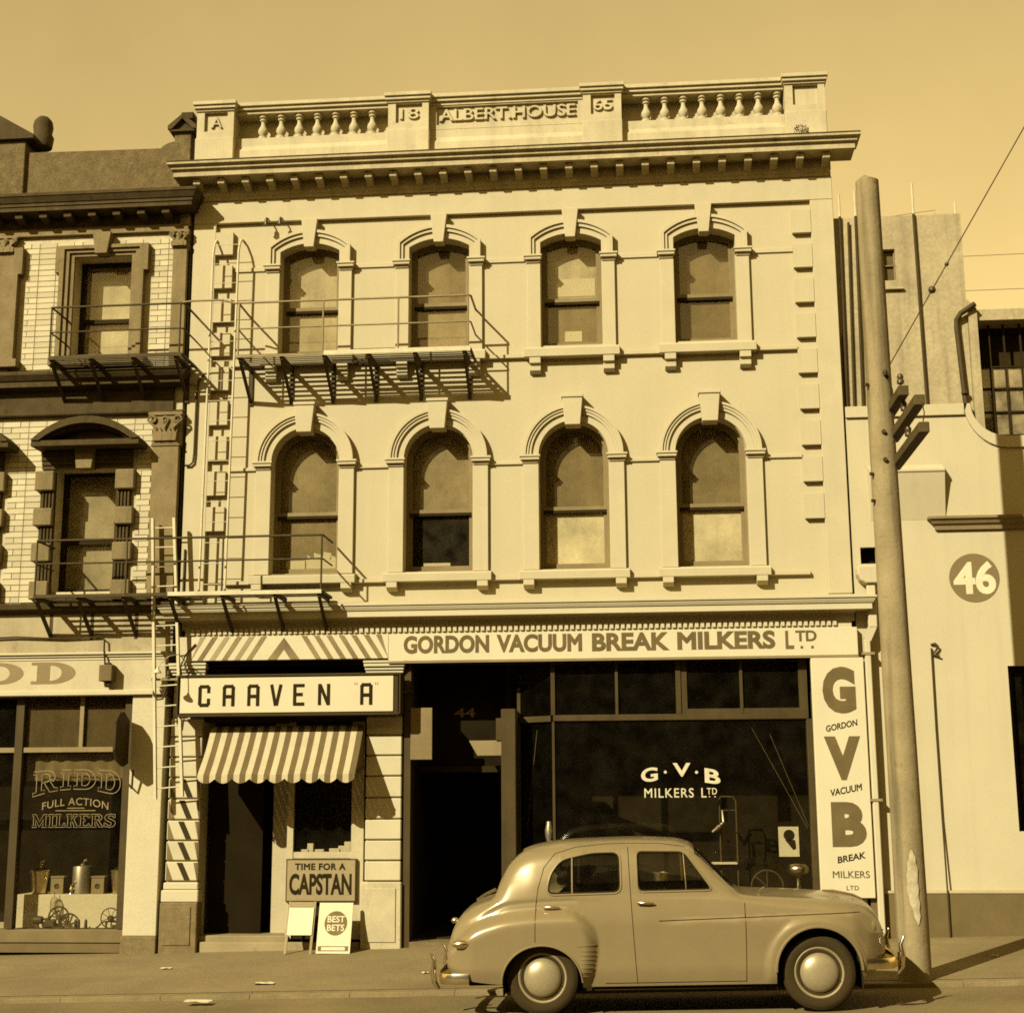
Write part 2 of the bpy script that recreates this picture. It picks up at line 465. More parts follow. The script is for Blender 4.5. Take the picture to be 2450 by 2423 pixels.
# ================================================================== CREAM BUILDING
XL, XR = -5.75, 2.54
B = thing('cream_building', (-1.6, 4.0, 0.0), 'cream three-storey building with eight arched windows, deep cornice and balustraded parapet', 'building')
CX = [-4.195, -2.495, -0.795, 0.905]

def u_open(c): return [(c - 0.39, 7.29), (c + 0.39, 7.29)] + seg_arch(c, 0.39, 8.665, 8.775)
def l_open(c): return [(c - 0.435, 4.42), (c + 0.435, 4.42)] + arc_pts(c, 5.85, 0.435, 0, math.pi, 24)
plate('wall', [(XL, 3.9), (XR, 3.9), (XR, 9.62), (XL, 9.62)], [u_open(c) for c in CX] + [l_open(c) for c in CX], 0.0, 0.32, WALL, B)
# side, rear, floors, roof
MB().box(XL, XL + 0.3, 0.325, 9, -0.4, 9.9).build('side_wall', WALL, B)
MB().box(XR - 0.3, XR, 0.325, 9, -0.4, 9.9).build('side_wall', WALL, B)
MB().box(XL + 0.305, XR - 0.305, 8.7, 9, -0.4, 9.9).build('rear_wall', WALL, B)
MB().box(XL + 0.305, XR - 0.305, 0.4, 8.69, 9.5, 9.6).build('roof', LTRIM, B)
MB().box(XL + 0.305, XR - 0.305, 0.4, 8.69, 6.75, 6.95).build('upper_floor', DARK, B)
MB().box(XL + 0.305, XR - 0.305, 0.36, 8.69, 3.62, 3.88).build('first_floor', DARK, B)
MB().box(XL + 0.305, XR - 0.305, 3.2, 3.3, 3.9, 6.7).build('inner_wall', DARK2, B)
MB().box(XL + 0.305, XR - 0.305, 3.2, 3.3, 6.96, 9.49).build('inner_wall', DARK2, B)

# raised frame round the wall field with toothed quoins
MB().box(XL, XR, -0.062, -0.001, 9.09, 9.40).build('frieze', TRIM, B, bev=0.006)
MB().box(XL, -5.45, -0.062, -0.001, 4.05, 9.088).build('corner_strip', TRIM, B, bev=0.006)
MB().box(2.255, XR, -0.062, -0.001, 4.05, 9.088).build('corner_strip', TRIM, B, bev=0.006)
qz = [8.652 - 0.4595 * i for i in range(10)]
qr = MB().box(0, 0.235, -0.068, -0.001, 0, 0.312).mesh('quoin', TRIM, bev=0.003)
for z in qz:
    if z < 4.9: continue
    link('quoin', qr, B, (2.0195, 0, z))
    link('quoin', qr, B, (-5.4495, 0, z))
# string courses
def string(x0, x1, z0, z1, p, name='string_course'):
    MB().prof([(-0.001, z0), (-p, z0 + 0.008), (-p, z1 - 0.012), (-0.001, z1)], x0, x1).build(name, TRIM, B)
for a, b in zip([-5.199] + [c + 0.60 for c in CX], [c - 0.60 for c in CX] + [2.018]):
    string(a, b, 8.415, 8.485, 0.022)
    string(a, b, 5.745, 5.80, 0.028)
    string(a, b, 7.122, 7.185, 0.055)
    if b > 2: b = 2.05
    string(a, b, 4.285, 4.345, 0.06)

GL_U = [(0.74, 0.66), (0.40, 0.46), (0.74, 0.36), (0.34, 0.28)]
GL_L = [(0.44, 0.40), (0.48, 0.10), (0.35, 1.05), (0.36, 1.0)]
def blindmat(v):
    return mat('blind_%03d' % int(v * 1000), v, rough=0.95, var=0.26, scale=2.2, fine=0.06, fscale=18, spot=0.22, streak=0.15)  # mottling put into the colour to imitate reflections on the panes

def window(kind, i, c):
    up = kind == 'u'
    hw = 0.39 if up else 0.435
    zb = 7.29 if up else 4.42
    zs = 8.665 if up else 5.85
    zm = 7.93 if up else 5.195
    nm = 'window'
    w = bpy.data.objects.new(nm, None); COL.objects.link(w); w.empty_display_size = 0.2
    base = (c, 0.0, zb); w.parent = B; w.matrix_parent_inverse = Matrix.Translation(tuple(-q for q in B['_base'])); w.location = base; w['_base'] = list(base)
    # children hang on the window in world coordinates
    def bld(mb, name, m, **k):
        ob = mb.build(name, m, None, **k); ob.parent = w
        ob.matrix_parent_inverse = Matrix.Translation((-base[0], -base[1], -base[2])); return ob
    # surround: pilasters, imposts, archivolt, keystone, sill, brackets
    pw = 0.17 if up else 0.195
    ow = hw + pw
    zi = (8.385, 8.485) if up else (5.755, 5.855)
    zsill = (7.115, 7.25) if up else (4.285, 4.41)
    for sgn in (-1, 1):
        a, b = sorted((c + sgn * (hw + 0.001), c + sgn * ow))
        bld(MB().box(a, b, -0.045, -0.001, zsill[1] + 0.001, zi[0] - 0.001), 'pilaster', TRIM, bev=0.005)
        p0 = 0.03
        a2, b2 = (a - p0, b + 0.012) if sgn < 0 else (a - 0.012, b + p0)
        h = zi[1] - zi[0]
        mb = MB().box(a2 + 0.018, b2 - 0.018, -0.062, -0.001, zi[0], zi[0] + h * 0.35)
        mb.box(a2, b2, -0.10, -0.001, zi[0] + h * 0.35 + 0.001, zi[0] + h * 0.72)
        mb.box(a2 - 0.012, b2 + 0.012, -0.115, -0.001, zi[0] + h * 0.72 + 0.001, zi[1])
        bld(mb, 'impost', TRIM, bev=0.004)
        bx = c + sgn * (0.465 if up else 0.565)
        mb = MB()
        if up:
            mb.prof([(-0.001, 7.112), (-0.115, 7.112), (-0.115, 7.035), (-0.075, 7.02), (-0.075, 6.985), (-0.001, 6.985)], bx - 0.07, bx + 0.07)
            mb.prof([(-0.001, 6.984), (-0.085, 6.984), (-0.085, 6.945), (-0.05, 6.915), (-0.001, 6.91)], bx - 0.07, bx + 0.07)
        else:
            mb.prof([(-0.001, 4.282), (-0.125, 4.282), (-0.125, 4.215), (-0.06, 4.18), (-0.001, 4.175)], bx - 0.066, bx + 0.066)
        bld(mb, 'sill_bracket', TRIM, bev=0.003)
    sw = 0.605 if up else 0.675
    bld(MB().prof([(-0.001, zsill[0]), (-0.125, zsill[0]), (-0.13, zsill[1] - 0.03), (-0.115, zsill[1] - 0.012), (0.318, zsill[1] + 0.038), (0.318, zsill[0] + 0.01)], c - sw, c + sw), 'sill', TRIM, bev=0.004)
    # archivolt: three stepped mouldings
    if up:
        n = 16
        def curve(d, top):      # inset d from the opening edge
            hh = hw + d
            zc = 8.775 + d * top
            pts = seg_arch(c, hh, 8.665 + d * 0.45, zc, n)
            return [(c + hh, zi[1] + 0.001)] + pts + [(c - hh, zi[1] + 0.001)]
        ds = [0.0, 0.075, 0.115, 0.15]
        for k, p in enumerate((0.045, 0.072, 0.095)):
            bld(MB().band(curve(ds[k] + 0.0008, 1.15), curve(ds[k + 1], 1.15), -p, -0.001), 'archivolt', TRIM)
        bld(MB().prism([(c - 0.062, 8.70), (c + 0.062, 8.70), (c + 0.108, 9.0885), (c - 0.108, 9.0885)], -0.115, 0.05), 'keystone', TRIM, bev=0.005)
    else:
        rs = [0.436, 0.525, 0.56, 0.592, 0.622]
        for k, p in enumerate((0.05, 0.078, 0.094, 0.112)):
            bld(MB().ring(c, 5.856, rs[k] + 0.0006, rs[k + 1], 0, math.pi, 36, -p, -0.001), 'archivolt', TRIM, smooth=0.5)
        bld(MB().prism([(c - 0.095, 6.21), (c + 0.095, 6.21), (c + 0.128, 6.56), (c - 0.128, 6.56)], -0.165, 0.06), 'keystone', TRIM, bev=0.006)
        bld(MB().prism([(c - 0.139, 6.561), (c + 0.139, 6.561), (c + 0.139, 6.60), (c - 0.139, 6.60)], -0.18, -0.001), 'keystone_cap', TRIM, bev=0.004)
    # sash box, sashes, panes
    gy = 0.205
    inner = (lambda d: [(c - hw + d, zb + d), (c + hw - d, zb + d)] + (seg_arch(c, hw - d, zs - d * 0.3, 8.775 - d) if up else arc_pts(c, 5.85, hw - d, 0, math.pi, 24)))
    # lintel strip closing the gap between reveal and sash box
    def bplate(nm_, outer, holes, y0, y1, m):
        ob = plate(nm_, outer, holes, y0, y1, m, None); ob.parent = w
        ob.matrix_parent_inverse = Matrix.Translation((-base[0], -base[1], -base[2])); return ob
    fm = SASH
    bplate('sash_box', inner(-0.02), [inner(0.035)], gy - 0.03, gy + 0.06, fm)
    # upper sash and lower sash frames
    d = 0.0352
    up_out = [(c - hw + d, zm), (c + hw - d, zm)] + (seg_arch(c, hw - d, zs - d * 0.3, 8.775 - d) if up else arc_pts(c, 5.85, hw - d, 0, math.pi, 24))
    d2 = 0.075
    up_in = [(c - hw + d2, zm + 0.045), (c + hw - d2, zm + 0.045)] + (seg_arch(c, hw - d2, zs - d2 * 0.3, 8.775 - d2) if up else arc_pts(c, 5.85, hw - d2, 0, math.pi, 24))
    bplate('upper_sash', up_out, [up_in], gy - 0.012, gy + 0.02, fm)
    bplate('pane', up_in, [], gy - 0.002, gy + 0.002, GLASS)
    lo_out = [(c - hw + d, zb + d), (c + hw - d, zb + d), (c + hw - d, zm + 0.03), (c - hw + d, zm + 0.03)]
    lo_in = [(c - hw + d2, zb + 0.10), (c + hw - d2, zb + 0.10), (c + hw - d2, zm - 0.012), (c - hw + d2, zm - 0.012)]
    bplate('lower_sash', lo_out, [lo_in], gy + 0.022, gy + 0.055, SASH)
    bplate('pane', lo_in, [], gy + 0.036, gy + 0.040, GLASS)
    bld(MB().box(c - hw + d, c + hw - d, gy - 0.016, gy + 0.0205, zm - 0.036, zm - 0.0005), 'meeting_rail', SASHD)
    # blinds behind the glass; their mottling stands in for pane reflections
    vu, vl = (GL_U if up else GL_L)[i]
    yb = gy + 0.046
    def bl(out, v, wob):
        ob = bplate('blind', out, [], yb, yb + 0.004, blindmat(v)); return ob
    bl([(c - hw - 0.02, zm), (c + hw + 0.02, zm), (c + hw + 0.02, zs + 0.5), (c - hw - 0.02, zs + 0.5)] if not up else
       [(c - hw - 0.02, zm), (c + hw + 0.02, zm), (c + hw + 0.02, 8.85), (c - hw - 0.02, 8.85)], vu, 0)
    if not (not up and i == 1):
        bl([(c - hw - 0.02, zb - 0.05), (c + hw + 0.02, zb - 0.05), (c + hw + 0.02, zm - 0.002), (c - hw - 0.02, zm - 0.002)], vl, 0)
    return w
for i, c in enumerate(CX):
    window('u', i, c); window('l', i, c)

# things standing inside the windows
def sheet(name, x0, x1, z0, z1, y, m, label, cat, group=None, skew=0.0):
    ob = MB().prism([(x0, z0), (x1, z0), (x1 + skew, z1), (x0 + skew, z1)], y - 0.0015, y + 0.002).build(name, m)
    return tag(ob, label, cat, group)
sheet('paper_stack', CX[2] - 0.10, CX[2] + 0.12, 7.41, 7.55, 0.247, PAPER, 'white stack of papers low in the third upper window', 'paper')
sheet('pinned_notice', CX[2] - 0.20, CX[2] + 0.30, 8.02, 8.26, 0.247, PAPER, 'white notice in the upper sash of the third upper window', 'notice')
sheet('white_card', CX[1] - 0.22, CX[1] + 0.12, 4.525, 4.565, 0.247, PAPER, 'narrow white card on the sill of the second lower arched window', 'card')
sheet('loose_papers', CX[0] - 0.28, CX[0] - 0.04, 4.52, 4.63, 0.247, PAPER, 'flat white papers in the first lower arched window', 'paper')
mb = MB()
for k in range(7):
    x = CX[0] - 0.02 + 0.05 * k; mb.prism([(x, 4.52), (x + 0.07, 4.52), (x + 0.07 + random.uniform(-0.02, 0.05), 4.60 + random.uniform(0, 0.12)), (x + random.uniform(-0.05, 0.03), 4.64 + random.uniform(0, 0.14))], 0.2462 + 0.0005 * k, 0.2465 + 0.0005 * k)
tag(mb.build('crumpled_papers', PAPER), 'upright crumpled pale papers in the first lower arched window', 'paper')

# main cornice
prof = [(0.0, 9.401), (-0.085, 9.401), (-0.085, 9.44), (-0.11, 9.47), (-0.11, 9.625), (-0.384, 9.625), (-0.384, 9.682), (-0.365, 9.686), (-0.36, 9.70), (-0.372, 9.717), (-0.412, 9.719),
        (-0.414, 9.736), (-0.395, 9.740), (-0.40, 9.756), (-0.43, 9.772), (-0.455, 9.774), (-0.457, 9.806), (-0.44, 9.812), (0.0, 9.935)]
MB().mitre(prof, -5.567, XR - 0.12, 0.0).build('cornice', CORN, B)
MB().prof([(-0.464, 9.8065), (-0.464, 9.818), (-0.44, 9.826), (-0.43, 9.8205), (-0.44, 9.8125)], -6.02, XR + 0.33).build('dark_lip_strip', mat('dark_lip_strip', 0.10, var=0.3, scale=8), B)  # dark strip added to draw the dark line along the cornice lip
md = MB()
md.prof([(-0.111, 9.49), (-0.20, 9.53), (-0.30, 9.538), (-0.31, 9.548), (-0.31, 9.6242), (-0.111, 9.6242)], -0.046, 0.046)
mme = md.mesh('modillion', CORN, bev=0.003)
for i in range(26):
    link('modillion', mme, B, (-5.66 + i * (2.455 + 5.66) / 25, 0, 0))

# parapet
MB().prof([(0.30, 9.90), (-0.13, 9.90), (-0.13, 10.07), (-0.085, 10.15), (-0.085, 10.265), (0.30, 10.265)], XL + 0.03, XR - 0.03).build('parapet_base', PARA, B, bev=0.006)
piers = [(-5.72, -5.222, 'A'), (-3.155, -2.62, '18'), (-0.60, -0.105, '65'), (1.985, 2.49, '')]
MB().box(XL + 0.06, XR - 0.06, 0.115, 0.30, 10.266, 10.74).build('parapet_wall', PARA, B)
for (a, b, s) in piers:
    pz0, pz1 = 10.235, 10.61
    pl = plate('parapet_pier', [(a, pz0), (b, pz0), (b, pz1), (a, pz1)],
               [[(a + 0.10, 10.33), (b - 0.085, 10.33), (b - 0.085, 10.598), (a + 0.10, 10.598)]], -0.20, -0.155, PARA, B)
    MB().box(a + 0.001, b - 0.001, -0.154, 0.114, pz0, pz1).build('pier_core', PARA, B)
    MB().box(a - 0.01, b + 0.01, -0.225, -0.086, 9.92, 10.234).build('pier_base', PARA, B, bev=0.008)
    mb = MB().box(a - 0.012, b + 0.012, -0.22, 0.32, 10.611, 10.642)
    mb.box(a - 0.03, b + 0.03, -0.25, 0.33, 10.643, 10.685).box(a - 0.042, b + 0.042, -0.275, 0.34, 10.686, 10.735)
    mb.build('pier_cap', PARA, B, bev=0.004)
    if s:
        cxp = (a + b) / 2 + 0.01; hw_ = 0.075 if s == 'A' else 0.125
        text('relief_letter', s, cxp - hw_, cxp + hw_, 10.39, 10.545, -0.1555, PARA, B, bold=0.012, depth=0.028)
for (a, b) in ((-5.222, -3.155), (-2.62, -0.60), (-0.105, 1.985)):
    mb = MB().box(a + 0.001, b - 0.001, -0.10, 0.31, 10.600, 10.645)
    mb.box(a + 0.001, b - 0.001, -0.135, 0.315, 10.646, 10.69).box(a + 0.001, b - 0.001, -0.165, 0.32, 10.691, 10.742)
    mb.build('coping_rail', PARA, B, bev=0.004)
plate('name_panel', [(-2.619, 10.266), (-0.601, 10.266), (-0.601, 10.599), (-2.619, 10.599)],
      [[(-2.53, 10.33), (-0.67, 10.33), (-0.67, 10.585), (-2.53, 10.585)]], -0.085, -0.045, PARA, B)
MB().box(-2.619, -0.601, -0.0445, 0.114, 10.266, 10.599).build('name_panel_back', PARA, B)
text('relief_letter', 'ALBERT.HOUSE', -2.495, -0.70, 10.385, 10.555, -0.0455, PARA, B, bold=0.020, depth=0.034)
bal = MB().lathe([(0.062, 0.0), (0.062, 0.03), (0.036, 0.04), (0.05, 0.065), (0.068, 0.10), (0.062, 0.135), (0.035, 0.185), (0.027, 0.225), (0.030, 0.25), (0.046, 0.258), (0.046, 0.275), (0.034, 0.285), (0.058, 0.30), (0.058, 0.334)], (0, 0, 0), 14)
bme = bal.mesh('baluster', PARA, smooth=0.7)
for i in range(7): link('baluster', bme, B, (-4.87 + 0.2453 * i, -0.02, 10.2655))
for i in range(8): link('baluster', bme, B, (0.214 + 0.2412 * i, -0.02, 10.2655))

# shop cornice, dentils
prof = [(0.0, 3.72), (-0.10, 3.72), (-0.10, 3.815), (-0.13, 3.835), (-0.285, 3.835), (-0.285, 3.905), (-0.30, 3.91), (-0.32, 3.945), (-0.325, 3.965), (-0.34, 3.968), (-0.34, 3.99), (0.0, 4.055)]
MB().mitre(prof, XL + 0.16, XR - 0.10, 0.0).build('shop_cornice', SHOP, B)
dme = MB().box(-0.021, 0.021, -0.128, -0.101, 3.722, 3.79).mesh('dentil', SHOP)
nd = 116
for i in range(nd): link('dentil', dme, B, (-5.545 + i * (2.30 + 5.545) / (nd - 1), 0, -0.06))
MB().box(XL + 0.1, XR - 0.04, -0.098, -0.002, 3.64, 3.718).build('dentil_bed', SHOP, B)

# ground-floor shell
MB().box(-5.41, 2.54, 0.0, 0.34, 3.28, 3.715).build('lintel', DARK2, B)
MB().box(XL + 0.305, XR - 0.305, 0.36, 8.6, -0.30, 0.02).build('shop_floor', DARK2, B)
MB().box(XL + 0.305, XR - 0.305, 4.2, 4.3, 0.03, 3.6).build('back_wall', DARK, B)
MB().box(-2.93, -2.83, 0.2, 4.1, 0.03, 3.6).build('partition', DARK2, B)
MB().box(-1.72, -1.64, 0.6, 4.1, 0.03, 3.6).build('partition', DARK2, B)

# rusticated piers
def pier(x0, x1, y0, name, striped):
    MB().box(x0 + 0.012, x1 - 0.012, y0 + 0.02, 0.34, -0.22, 3.279).build('pier_core', DARK2 if False else SHOP, B)
    js = [2.648, 2.419, 2.174, 1.93, 1.675, 1.422, 1.177, 0.936, 0.697]
    for k in range(8):
        z1, z0 = js[k] - 0.008, js[k + 1] + 0.008
        ob = MB().box(x0, x1, y0 - 0.012, y0 + 0.10, z0, z1).build('pier_block', BLOCK, B, bev=0.010)
        if striped and k >= 3:
            w_ = (x1 - x0)
            yy = y0 - 0.0125
            def para(u0, u1, mm, nm):
                sk = 0.42 * (z1 - z0) / 0.23
                sh = -0.30 * w_ * 0 
                dz = (z1 - z0 - 0.02)
                pts = [(x0 + u1 * w_ + 0.10, z0 + 0.01), (x0 + u0 * w_ + 0.10, z0 + 0.01), (x0 + u0 * w_, z1 - 0.01), (x0 + u1 * w_, z1 - 0.01)]
                pts = [(min(max(px, x0 + 0.011), x1 - 0.011), pz) for px, pz in pts]
                MB().prism(pts[::-1], yy - 0.0025, yy).build('painted_stripe', mm, ob)
            para(0.34, 0.52, mat('barber_dark', 0.05, var=0.15), 's')
            para(-0.30, -0.02, mat('barber_mid', 0.24, var=0.15), 's')
            para(0.86, 1.1, mat('barber_mid', 0.24, var=0.15), 's')
    # capital under the fascia
    cb = MB()
    for a, b, p in ((3.17, 3.205, 0.035), (3.206, 3.245, 0.055), (3.246, 3.29, 0.08), (3.291, 3.318, 0.095)):
        cb.box(x0 - p * 0.4, x1 + p * 0.4, y0 - p, y0 + 0.015, a, b)
    cb.build('pier_capital', SHOP, B, bev=0.004)
    return
pier(-5.80, -5.40, -0.03, 'l', True)
pier(-3.36, -2.925, -0.03, 'r', False)
# pier bases
cb = MB().box(-5.815, -5.385, -0.055, 0.1, 0.60, 0.685).box(-5.83, -5.37, -0.085, 0.1, 0.455, 0.599)
cb.build('pier_base_moulding', SHOP, B, bev=0.012)
MB().box(-5.835, -5.372, -0.10, 0.1, -0.25, 0.454).build('pier_plinth', STONE, B, bev=0.012)
MB().box(-5.79, -5.45, -0.112, -0.1005, -0.04, 0.41).build('plinth_panel', STONE, B, bev=0.006)
cb = MB().box(-3.40, -2.91, -0.075, 0.1, -0.2, 0.69)
cb.build('pier_plinth', mat('grubby_plinth_paint', 0.68, var=0.10, scale=5, spot=0.25), B, bev=0.012)
MB().box(-3.34, -2.975, -0.087, -0.0755, 0.0, 0.62).build('plinth_panel', mat('grubby_plinth_paint', 0.68), B, bev=0.006)
# right-hand pier behind the upright sign
MB().box(2.03, 2.535, -0.02, 0.34, -0.2, 3.279).build('end_pier', SHOP, B)

# small shop (left bay): deep doorway, panelled window unit
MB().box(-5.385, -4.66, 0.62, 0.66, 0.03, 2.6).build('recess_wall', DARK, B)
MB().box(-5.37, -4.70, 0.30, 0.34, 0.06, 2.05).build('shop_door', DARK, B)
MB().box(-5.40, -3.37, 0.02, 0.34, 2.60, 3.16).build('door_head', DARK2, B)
wu = bpy.data.objects.new('shop_window', None); COL.objects.link(wu); setpar(wu, B)
FR = mat('window_unit_paint', 0.66, rough=0.6, var=0.1, spot=0.1)
def sub(mb, n, m, **k):
    ob = mb.build(n, m, None, **k); ob.parent = wu; ob.matrix_parent_inverse = Matrix.Identity(4); return ob
wu.location = (0, 0, 0); wu.matrix_parent_inverse = Matrix.Translation(tuple(-q for q in B['_base']))
sub(MB().box(-4.345, -4.27, 0.09, 0.16, 0.02, 2.59), 'window_frame', FR)
sub(MB().box(-3.555, -3.405, 0.09, 0.16, 0.02, 2.59), 'window_frame', FR)
sub(MB().box(-4.269, -3.556, 0.10, 0.16, 0.96, 1.035), 'window_sill', FR)
sub(MB().box(-4.269, -3.556, 0.10, 0.16, 2.0, 2.07), 'window_rail', FR)
sub(MB().box(-4.269, -3.556, 0.112, 0.15, 0.02, 0.959), 'stall_riser', DARK2)
sub(MB().box(-4.269, -3.556, 0.125, 0.129, 1.036, 1.999), 'pane', SGLASS)
sub(MB().box(-4.269, -3.556, 0.125, 0.129, 2.071, 2.59), 'pane', SGLASS)
sub(MB().box(-4.6, -4.36, 0.40, 0.45, 0.06, 2.59), 'side_panel', FR)
sub(MB().box(-4.355, -4.346, 0.165, 0.45, 0.06, 2.59), 'window_side', DARK2)
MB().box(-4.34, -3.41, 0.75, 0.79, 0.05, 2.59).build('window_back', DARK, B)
MB().box(-4.34, -3.41, 0.165, 0.74, 0.90, 0.96).build('display_shelf', WOODL, B)
MB().box(-5.385, -4.30, 0.02, 0.60, -0.25, 0.065).build('door_step', mat('worn_step', 0.40, var=0.15, spot=0.2), B, bev=0.01)
MB().box(-5.36, -3.42, -0.045, 0.018, -0.25, -0.005).build('threshold', mat('worn_threshold', 0.45, var=0.15, spot=0.2), B, bev=0.008)
for k, (x, w_, h) in enumerate([(-4.20, .10, .10), (-4.12, .08, .17), (-4.03, .12, .10), (-3.93, .07, .06), (-3.85, .14, .11), (-3.74, .10, .14), (-3.66, .09, .19)]):
    ob = MB().box(x, x + w_ * 0.92, 0.20 + 0.015 * (k % 3), 0.26 + 0.015 * (k % 3), 0.962, 0.962 + h).build('carton', PAPER, None, bev=0.004)
    tag(ob, ['small pale carton', 'tall pale carton', 'squat pale carton', 'low pale carton', 'wide pale carton', 'square pale carton', 'tallest pale carton'][k] + ', %s of the row above the cigarette board' % ['first', 'second', 'third', 'fourth', 'fifth', 'sixth', 'last'][k], 'carton', 'cartons in the small shop window')

# doorway of number 44 and the big show window
MB().box(-2.90, -2.82, -0.02, 0.25, -0.2, 3.279).build('door_post', WOOD, B)
MB().box(-1.717, -1.54, -0.03, 0.5, -0.2, 2.72).build('door_post', WOODL if False else WOOD, B, bev=0.008)
MB().box(-2.82, -1.72, 0.70, 0.76, 2.06, 3.27).build('transom_panel', DARK, B)
text('door_number', '44', -2.375, -2.115, 2.662, 2.778, 0.6995, mat('door_number_paint', 0.34), B, bold=0.01, depth=0.003)
MB().box(-2.82, -1.72, 0.66, 0.76, 1.98, 2.058).build('transom_bar', DARK2, B)
MB().box(-2.82, -1.72, 2.2, 2.26, 0.0, 1.975).build('inner_door', DARK, B)
MB().prism([(-2.135, 2.352), (-1.718, 2.352), (-1.718, 2.167), (-2.03, 2.167)][::-1], 0.20, 0.30).build('console_bracket', WOODL, B, bev=0.006)
MB().box(-1.80, -1.718, 0.18, 0.30, 2.353, 2.62).build('console_block', WOOD, B)
MB().box(-2.82, -1.72, -0.03, 0.6, -0.25, 0.0).build('entrance_step', STONE, B)
# show window: frames, transom, mullions, panes
SW = bpy.data.objects.new('show_window', None); COL.objects.link(SW); SW.parent = B
SW.matrix_parent_inverse = Matrix.Translation(tuple(-q for q in B['_base'])); SW.location = (0, 0, 0)
def swp(mb, n, m, **k):
    ob = mb.build(n, m, None, **k); ob.parent = SW; return ob
swp(MB().box(-1.09, 1.965, 0.02, 0.10, 2.565, 2.64), 'transom_rail', WOOD, bev=0.008)
swp(MB().bar((-1.53, 0.33, 2.60), (-1.10, 0.055, 2.60), 0.075, 0.07), 'transom_rail', WOOD)
for x, w_ in ((-1.09, 0.05), (-0.317, 0.035), (1.177, 0.035)):
    swp(MB().box(x - w_ / 2, x + w_ / 2, 0.025, 0.085, 2.641, 3.279), 'mullion', WOOD)
swp(MB().box(0.395, 0.455, 0.02, 0.085, 2.641, 3.279), 'mullion', WOOD)
swp(MB().box(0.456, 0.53, 0.035, 0.08, 2.641, 3.279), 'mullion', WOOD)
swp(MB().box(0.53, 1.86, 0.035, 0.08, 2.641, 2.70), 'casement_rail', WOOD)
swp(MB().box(1.86, 1.96, 0.03, 0.09, 2.641, 3.279), 'casement_stile', WOOD)
swp(MB().box(1.93, 2.03, -0.01, 0.16, 0.55, 2.564), 'window_post', WOODL if False else WOOD, bev=0.006)
swp(MB().box(-1.105, -1.075, 0.03, 0.075, 0.55, 2.564), 'mullion', WOOD)
swp(MB().box(-1.09, 1.93, 0.048, 0.052, 0.55, 2.564), 'pane', SGLASS)
for a, b in ((-1.065, -0.336), (-0.298, 0.394), (0.531, 1.158), (1.196, 1.859)):
    swp(MB().box(a, b, 0.050, 0.054, 2.701 if a > 0.5 else 2.641, 3.279), 'pane', SGLASS)
swp(MB().add([(-1.525, 0.33, 0.55), (-1.095, 0.055, 0.55), (-1.095, 0.055, 2.564), (-1.525, 0.33, 2.564)], [(0, 1, 2, 3)]), 'pane', SGLASS)
swp(MB().add([(-1.525, 0.33, 2.641), (-1.105, 0.06, 2.641), (-1.105, 0.06, 3.279), (-1.525, 0.33, 3.279)], [(0, 1, 2, 3)]), 'pane', SGLASS)
swp(MB().bar((-1.53, 0.33, 3.0), (-1.53, 0.33, 0.5), 0.04, 0.04), 'mullion', WOOD)
swp(MB().add([(-1.54, 0.33, -0.2), (-1.09, 0.03, -0.2), (2.03, 0.03, -0.2), (2.03, 0.2, -0.2), (-1.0, 0.2, -0.2), (-1.54, 0.5, -0.2),
              (-1.54, 0.33, 0.55), (-1.09, 0.03, 0.55), (2.03, 0.03, 0.55), (2.03, 0.2, 0.55), (-1.0, 0.2, 0.55), (-1.54, 0.5, 0.55)],
             [(0, 1, 7, 6), (1, 2, 8, 7), (2, 3, 9, 8), (3, 4, 10, 9), (4, 5, 11, 10), (5, 0, 6, 11), (6, 7, 8, 9, 10, 11)]), 'stall_riser', WOOD)
MB().box(-1.05, 2.0, 0.21, 1.10, 0.45, 0.54).build('window_floor', WOOD, B)
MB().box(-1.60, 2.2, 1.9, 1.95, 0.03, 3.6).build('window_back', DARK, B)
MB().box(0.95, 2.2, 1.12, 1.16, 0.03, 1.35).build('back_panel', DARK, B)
for w_, x0, x1, z0, z1, sl in (('G', -0.045, 0.155, 1.83, 1.995, 0.0), ('V', 0.335, 0.545, 1.90, 2.06, 0.0), ('B', 0.71, 0.895, 1.83, 2.0, 0.0)):
    t_ = text('window_letter', w_, x0, x1, z0, z1, 0.0475, GILT, None, bold=0.03, depth=0.002, slope=0.12 if w_ == 'G' else (-0.16 if w_ == 'B' else 0)); t_.parent = SW
for x, z in ((0.245, 1.955), (0.615, 1.95)):
    swp(MB().lathe([(0.018, 0.0), (0.018, -0.002)], (x, 0.0475, z), 12, 'y'), 'window_letter', GILT)
t_ = text('window_letter', 'MILKERS', -0.01, 0.575, 1.655, 1.765, 0.0475, GILT, None, bold=0.008, depth=0.002, spacing=1.15); t_.parent = SW
t_ = text('window_letter', 'L', 0.665, 0.725, 1.655, 1.765, 0.0475, GILT, None, bold=0.008, depth=0.002); t_.parent = SW
t_ = text('window_letter', 'TD', 0.73, 0.85, 1.69, 1.765, 0.0475, GILT, None, bold=0.008, depth=0.002, spacing=1.1); t_.parent = SW
for x in (0.76, 0.825): swp(MB().lathe([(0.008, 0.0), (0.008, -0.002)], (x, 0.0475, 1.664), 8, 'y'), 'window_letter', GILT)

